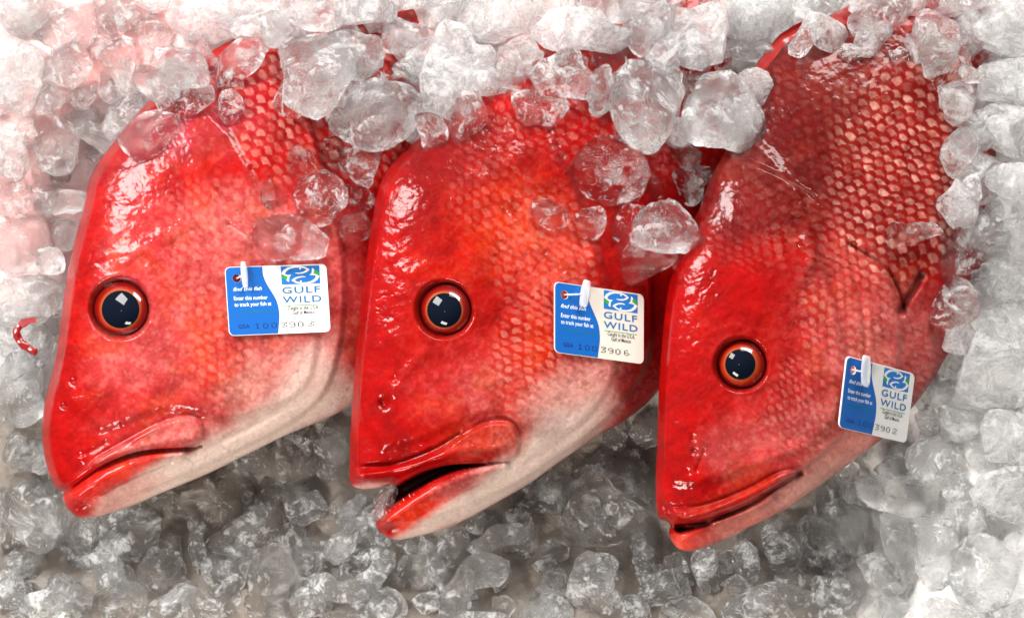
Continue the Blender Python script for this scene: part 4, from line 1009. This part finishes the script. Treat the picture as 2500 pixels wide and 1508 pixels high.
("glinting ice chunk on the right border of the scaly back", 'c', 4, [(2318,330),(2345,305),(2385,325),(2392,370),(2365,400),(2330,390)]),
("soft white ice block between scaly back and right edge, third from top", 'f', 0, [(2375,270),(2440,250),(2530,260),(2530,385),(2420,385),(2380,350)]),
("soft white ice block at the right edge, second from the top", 'f', 0, [(2385,160),(2440,140),(2530,150),(2530,250),(2450,255),(2395,235)]),
("large blurred white ice block in the top right corner", 'f', 8, [(2345,40),(2400,10),(2530,-10),(2530,140),(2430,135),(2360,110)]),
("tiny clear ice bit beside the scaly back near the top right", 'c', 2, [(2338,160),(2370,158),(2402,180),(2395,205),(2350,200)]),
("cloudy ice piece left over the scaly back's right margin", 'm', 0, [(2350,430),(2395,420),(2400,480),(2380,520),(2345,500)]),
# top right over fish
("narrow ice piece at the top edge above the right corner block", 'm', 8, [(2300,-20),(2440,-20),(2420,10),(2340,28),(2305,10)]),
("glassy fractured ice chunk hanging over the scaly back, top right", 'c', 8, [(2230,90),(2250,20),(2300,20),(2340,50),(2342,110),(2320,180),(2260,190),(2240,160)]),
("crystalline ice slab along the top edge above the scaly back", 'm', 8, [(2070,30),(2120,0),(2230,-10),(2240,40),(2200,80),(2140,90),(2080,85)]),
("tiny sparkling ice crumb lying on the maroon scales near the top", 'c', 2, [(2045,120),(2065,105),(2100,110),(2105,135),(2080,152),(2052,145)]),
("thin clear shard at the right side of the sparkling crumb", 'c', 2, [(2165,120),(2200,112),(2235,130),(2225,155),(2185,150)]),
("clear tilted ice crystal on the dorsal fin of the right fish", 'c', 6, [(1925,110),(1960,55),(2010,35),(2025,60),(1990,110),(1960,140),(1930,135)]),
("pale ice chunk at the top edge above the dorsal fin crystal", 'm', 6, [(1930,-20),(2050,-20),(2060,20),(2020,40),(1960,40),(1935,15)]),
("rounded dull pink ice chunk left of the dorsal fin crystal", 'm', 2, [(1885,50),(1920,30),(1950,50),(1940,95),(1905,105),(1885,85)]),
# top centre right
("frosted ice chunk left of the dorsal fin, under the top row", 'm', 2, [(1780,120),(1830,100),(1900,110),(1925,130),(1870,155),(1800,140)]),
("white ice chunk at the top edge right of the thumb-like chunk", 'f', 4, [(1780,10),(1820,-15),(1885,-10),(1905,40),(1870,82),(1815,75),(1785,50)]),
("big thumb-like ice chunk with glowing white end, top centre right", 'f', 14, [(1655,20),(1720,0),(1780,20),(1775,100),(1770,155),(1710,175),(1660,150),(1625,100),(1640,60)]),
("twisted clear ice chunk left of the thumb-like chunk", 'c', 8, [(1540,40),(1560,0),(1620,0),(1655,25),(1640,80),(1590,130),(1560,140),(1535,110)]),
("ice slab cut by the top edge above the twisted chunk", 'm', 4, [(1400,-20),(1560,-20),(1545,10),(1530,60),(1480,50),(1420,20)]),
("small translucent ice bit between big round and thumb-like chunks", 'm', 0, [(1618,165),(1645,155),(1668,175),(1665,215),(1632,210)]),
("hazy pink ice sheet behind the big round chunk's right side", 'm', 0, [(1660,200),(1720,175),(1735,260),(1700,330),(1665,310)]),
("big ice chunk with a dark red lower corner above the right fish's brow", 'm', 12, [(1720,170),(1790,175),(1850,230),(1875,290),(1870,330),(1790,365),(1740,370),(1680,340),(1655,335),(1665,260)]),
("small pink ice pebble hanging below the big red-cornered chunk", 'm', 4, [(1630,365),(1655,345),(1700,345),(1716,390),(1680,420),(1650,405)]),
("narrow pinkish ice nugget left of the big round wrinkled chunk", 'm', 2, [(1445,165),(1480,150),(1500,200),(1495,250),(1470,285),(1440,275),(1438,220)]),
("big round wrinkled ice chunk above the middle fish's shoulder", 'm', 14, [(1495,200),(1530,150),(1580,140),(1620,160),(1655,210),(1668,260),(1660,340),(1590,375),(1550,360),(1500,310),(1485,270)]),
("triangular ice chunk lowest above the middle fish's nape", 'm', 4, [(1247,235),(1270,215),(1300,215),(1325,240),(1385,245),(1392,260),(1370,300),(1340,312),(1290,300),(1265,275)]),
("cup-shaped clear ice chunk above the triangular one", 'c', 10, [(1290,165),(1330,150),(1420,115),(1432,160),(1457,185),(1435,243),(1330,240),(1300,205)]),
("flat ice wedge between the top slabs and the cup-shaped chunk", 'm', 4, [(1255,105),(1290,110),(1330,130),(1325,150),(1280,160),(1260,140)]),
("small dark-veined clear ice chunk left of the cup-shaped chunk", 'c', 8, [(1208,125),(1240,105),(1265,140),(1285,190),(1265,232),(1235,235),(1205,200)]),
("long bright ice slab in the top row over the cup-shaped chunk", 'f', 14, [(1295,85),(1310,40),(1350,15),(1410,15),(1470,50),(1530,70),(1543,110),(1520,130),(1450,115),(1370,120),(1330,118)]),
("large white-tipped ice chunk at the top edge, centre", 'f', 16, [(1150,10),(1200,-20),(1310,-20),(1335,15),(1320,35),(1280,70),(1225,103),(1165,85),(1145,50)]),
# top centre left
("ice chunk at the top edge left of the centre white-tipped chunk", 'm', 4, [(1040,-20),(1150,-20),(1140,30),(1090,48),(1050,30)]),
("streaky ice chunk at the top edge over the pink faceted block", 'f', 6, [(810,-20),(970,-20),(965,30),(940,60),(860,55),(820,25)]),
("bright curved ice chunk at the top edge right of the broad slab", 'c', 6, [(665,20),(715,-20),(790,0),(840,60),(780,80),(740,75),(690,50)]),
("narrow grey ice chunk leaning on the pink faceted block", 'm', 4, [(630,40),(665,20),(700,50),(728,80),(690,100),(665,120),(640,100)]),
("cloudy ice lump between the top row and the round central chunk", 'm', 2, [(775,90),(850,70),(920,90),(940,130),(925,170),(870,200),(800,190),(765,120)]),
("pale ice chunk above the small egg-shaped ice", 'm', 4, [(940,60),(970,40),(1045,60),(1045,110),(1010,135),(950,130),(925,100)]),
("small egg-shaped ice chunk left of the tall central block", 'm', 6, [(955,160),(1000,135),(1037,145),(1030,180),(1010,200),(970,185)]),
("big pink faceted ice block on the left fish's scaly back", 'm', 10, [(675,110),(720,78),(790,85),(850,120),(870,190),(830,265),(775,290),(720,270),(690,235),(688,180)]),
("tall frosted ice block above the middle fish's nape", 'f', 12, [(1060,60),(1100,42),(1150,60),(1165,100),(1205,115),(1210,190),(1180,225),(1130,290),(1085,295),(1030,270),(1025,200),(1045,110)]),
("small pink ice bit under the round chunk's lower left edge", 'c', 2, [(798,290),(830,270),(850,310),(870,350),(830,338),(805,315)]),
("large round crackled ice chunk between left and middle fish", 'm', 16, [(830,270),(870,225),(930,190),(985,195),(1015,240),(1030,290),(1020,320),(980,355),(930,370),(860,350),(830,310)]),
("small dark clear ice chunk touching the middle fish's nape", 'c', 4, [(1010,273),(1050,280),(1095,305),(1090,345),(1070,368),(1030,350),(1018,310)]),
("clear almond-shaped ice on the middle fish's nape", 'c', 12, [(1095,320),(1110,260),(1140,218),(1175,225),(1192,280),(1185,320),(1140,345),(1100,340)]),
# on the left fish's shoulder
("flat transparent ice flake on the left fish's scales", 'c', 0, [(690,345),(720,340),(770,380),(785,420),(740,430),(715,420)]),
("pink transparent ice chip under the large round crackled chunk", 'c', 0, [(785,330),(830,330),(850,370),(830,410),(785,400),(778,370)]),
("square cloudy ice piece between the left and middle fish", 'm', 6, [(815,360),(870,357),(922,365),(928,420),(910,460),(880,455),(830,420),(815,390)]),
("low ice piece under the square cloudy one, beside the middle fish", 'c', 0, [(830,450),(870,450),(915,470),(910,512),(850,510)]),
("dark reddish ice chunk wedged behind the left fish's gill cover", 'c', 0, [(810,560),(840,515),(900,515),(905,560),(870,590),(830,590)]),
("sparkling faceted ice chunk on the left fish's shoulder", 'c', 10, [(710,450),(740,425),(790,412),(850,450),(850,500),(800,545),(750,555),(730,520),(712,480)]),
("domed transparent ice just above the left fish's tag", 'c', 2, [(612,550),(640,540),(700,520),(770,555),(800,580),(790,620),(730,640),(660,630),(620,580)]),
("small clear ice drop left of the sparkling shoulder chunk", 'c', 0, [(638,445),(662,435),(670,480),(652,520),(638,490)]),
# on the middle fish's shoulder
("large reddish ice chunk on the middle fish's shoulder", 'c', 8, [(1392,430),(1420,370),(1470,328),(1510,325),(1555,360),(1580,430),(1590,480),(1555,500),(1490,495),(1440,492),(1410,460)]),
("small ice sliver behind the large reddish chunk", 'c', 0, [(1585,430),(1605,425),(1622,455),(1615,485),(1590,478)]),
("hazy grey ice behind the bubbly chunk near the right nape", 'm', 0, [(1640,430),(1700,400),(1745,410),(1715,480),(1690,505),(1640,490)]),
("tall transparent ice shield just above the middle fish's tag", 'c', 4, [(1490,510),(1540,490),(1600,500),(1660,610),(1655,640),(1615,670),(1555,700),(1510,680),(1490,630),(1484,560)]),
("round transparent ice pebble on the middle fish's cheek", 'c', 0, [(1400,540),(1420,508),(1460,502),(1482,530),(1480,575),(1450,588),(1410,570)]),
("small flat ice flake left of the round pebble on the cheek", 'c', 0, [(1292,495),(1330,480),(1370,500),(1395,545),(1340,565),(1320,550),(1300,520)]),
("bubbly clear ice chunk with white rim between middle and right fish", 'c', 14, [(1550,540),(1575,500),(1600,482),(1670,490),(1700,510),(1718,560),(1715,600),(1680,620),(1640,605),(1580,595),(1555,570)]),
]
for i, (lb, cl, lift, P) in enumerate(CH):
    P = np.array(P, float); zt, sel = sample_top(P, 75)
    A = abs(0.5 * (P[:, 0] * np.roll(P[:, 1], -1) - np.roll(P[:, 0], -1) * P[:, 1]).sum()); size = math.sqrt(A)
    th = size * (.34 + .12 * ((i * 37) % 10) / 10)
    z = zt + th * .42 + lift * .5
    if cl == 'm' and P[:, 1].mean() > 1050: cl = 'b'
    if cl == 'f' and P[:, 1].mean() > 1050 and P[:, 0].mean() < 2100: cl = 'm'
    if cl == 'm' and P[:, 0].mean() > 2290 and P[:, 1].mean() > 800: cl = 'f'
    if cl == 'c' and P[:, 1].mean() < 300: cl = 'm'
    o = outline_ice(P, z, th, ICE[cl], 100 + i, 1.0, 8 + i % 4, "ice_chunk", 3 if size > 80 and cl != 'f' else 2)
    tag(o, lb, "ice", "ice chunks heaped round the fish"); raise_top(sel, z + th * .45)
TB = [
("thin dim upright ice stick left of the fat capsule", 'm', [(482,1285),(478,1330),(492,1385)], 20),
("tilted square ice stick below left of the gaping mouth", 'm', [(868,1278),(842,1318),(818,1352)], 26),
("slim ice stick above the tilted square one", 'm', [(876,1218),(852,1245),(838,1272)], 19),
("short ice stick poking into the middle fish's open mouth", 'm', [(958,1196),(938,1225),(924,1254)], 17),
("curved ice piece hugging the middle fish's lower jaw tip", 'm', [(906,1250),(902,1292),(935,1325)], 20),
("long wavy ice piece below the middle fish's jaw tip", 'm', [(780,1428),(815,1446),(862,1448),(902,1420),(940,1368)], 29),
("bent elbow of ice at the bottom centre", 'm', [(1112,1478),(1116,1428),(1158,1392),(1215,1392)], 37),
("clear pencil-like ice piece pointing right under the middle fish's throat", 'c', [(1172,1338),(1215,1312),(1262,1300)], 27),
("curled dark clear ice piece above right of the mushroom chunk", 'c', [(1556,1318),(1574,1350),(1576,1396)], 23),
]
for i, (lb, cl, sp, rad) in enumerate(TB):
    S, P = tube_outline(np.array(sp, float), rad); zt, sel = sample_top(P, 70); z = zt + rad * .55 + 8
    o = tube_ice(np.array(sp, float), rad, z, ICE['b'], 700 + i)
    tag(o, lb, "ice", "ice chunks heaped round the fish"); raise_top(sel, z + rad * .5)

sp = np.array([(80, 781), (52, 790), (38, 815), (50, 838), (84, 858)], float); _S, Pp_ = tube_outline(sp, 9.0); zt, _sel = sample_top(Pp_, 90)
tag(tube_ice(sp, 9.0, zt + 12, SCRAP, 902, name="skin_curl"), "small dark red curl of fish skin on the ice left of the left fish's eye", "fish scrap")
# loose ice spreading beyond the picture on every side, one mass
def surround():
    V = []; F = []; b = 0; rs = np.random.RandomState(5); n = 0; tries = 0; done = []
    while n < 420 and tries < 9000:
        tries += 1
        x, y = rs.uniform(-700, 3200), rs.uniform(-700, 2200)
        if -55 < x < 2555 and -55 < y < 1563: continue
        if on_fish(x, y): continue
        if any((x - p) ** 2 + (y - q) ** 2 < 70 ** 2 for p, q in done): continue
        done.append((x, y)); n += 1
        r = rs.uniform(40, 66); nu, nv = 10, 14; M = []
        for i in range(nu + 1):
            for j in range(nv):
                t = math.pi * (i + .02) / (nu + .04); p = 2 * math.pi * j / nv
                M.append((r * math.sin(t) * math.cos(p), r * .8 * math.sin(t) * math.sin(p), r * .65 * math.cos(t)))
        M = warp_and_cut(np.array(M), r * 1.8, 5000 + n, 1.2, 5); a = rs.uniform(0, 6.28)
        R = np.array([[math.cos(a), -math.sin(a), 0], [math.sin(a), math.cos(a), 0], [0, 0, 1]]); M = M @ R.T
        z = float(bed_height(np.array([x]), np.array([y]))[0]) + rs.uniform(-5, 30)
        V.append(M * PX + W(x, y, z))
        F += [(b + i * nv + j, b + (i + 1) * nv + j, b + (i + 1) * nv + (j + 1) % nv, b + i * nv + (j + 1) % nv) for i in range(nu) for j in range(nv)]
        b += len(M)
    o = mesh_obj("loose_ice", np.vstack(V), F, ICE['m']); tag(o, "loose ice spreading out round the display", "ice", kind="stuff")
surround()
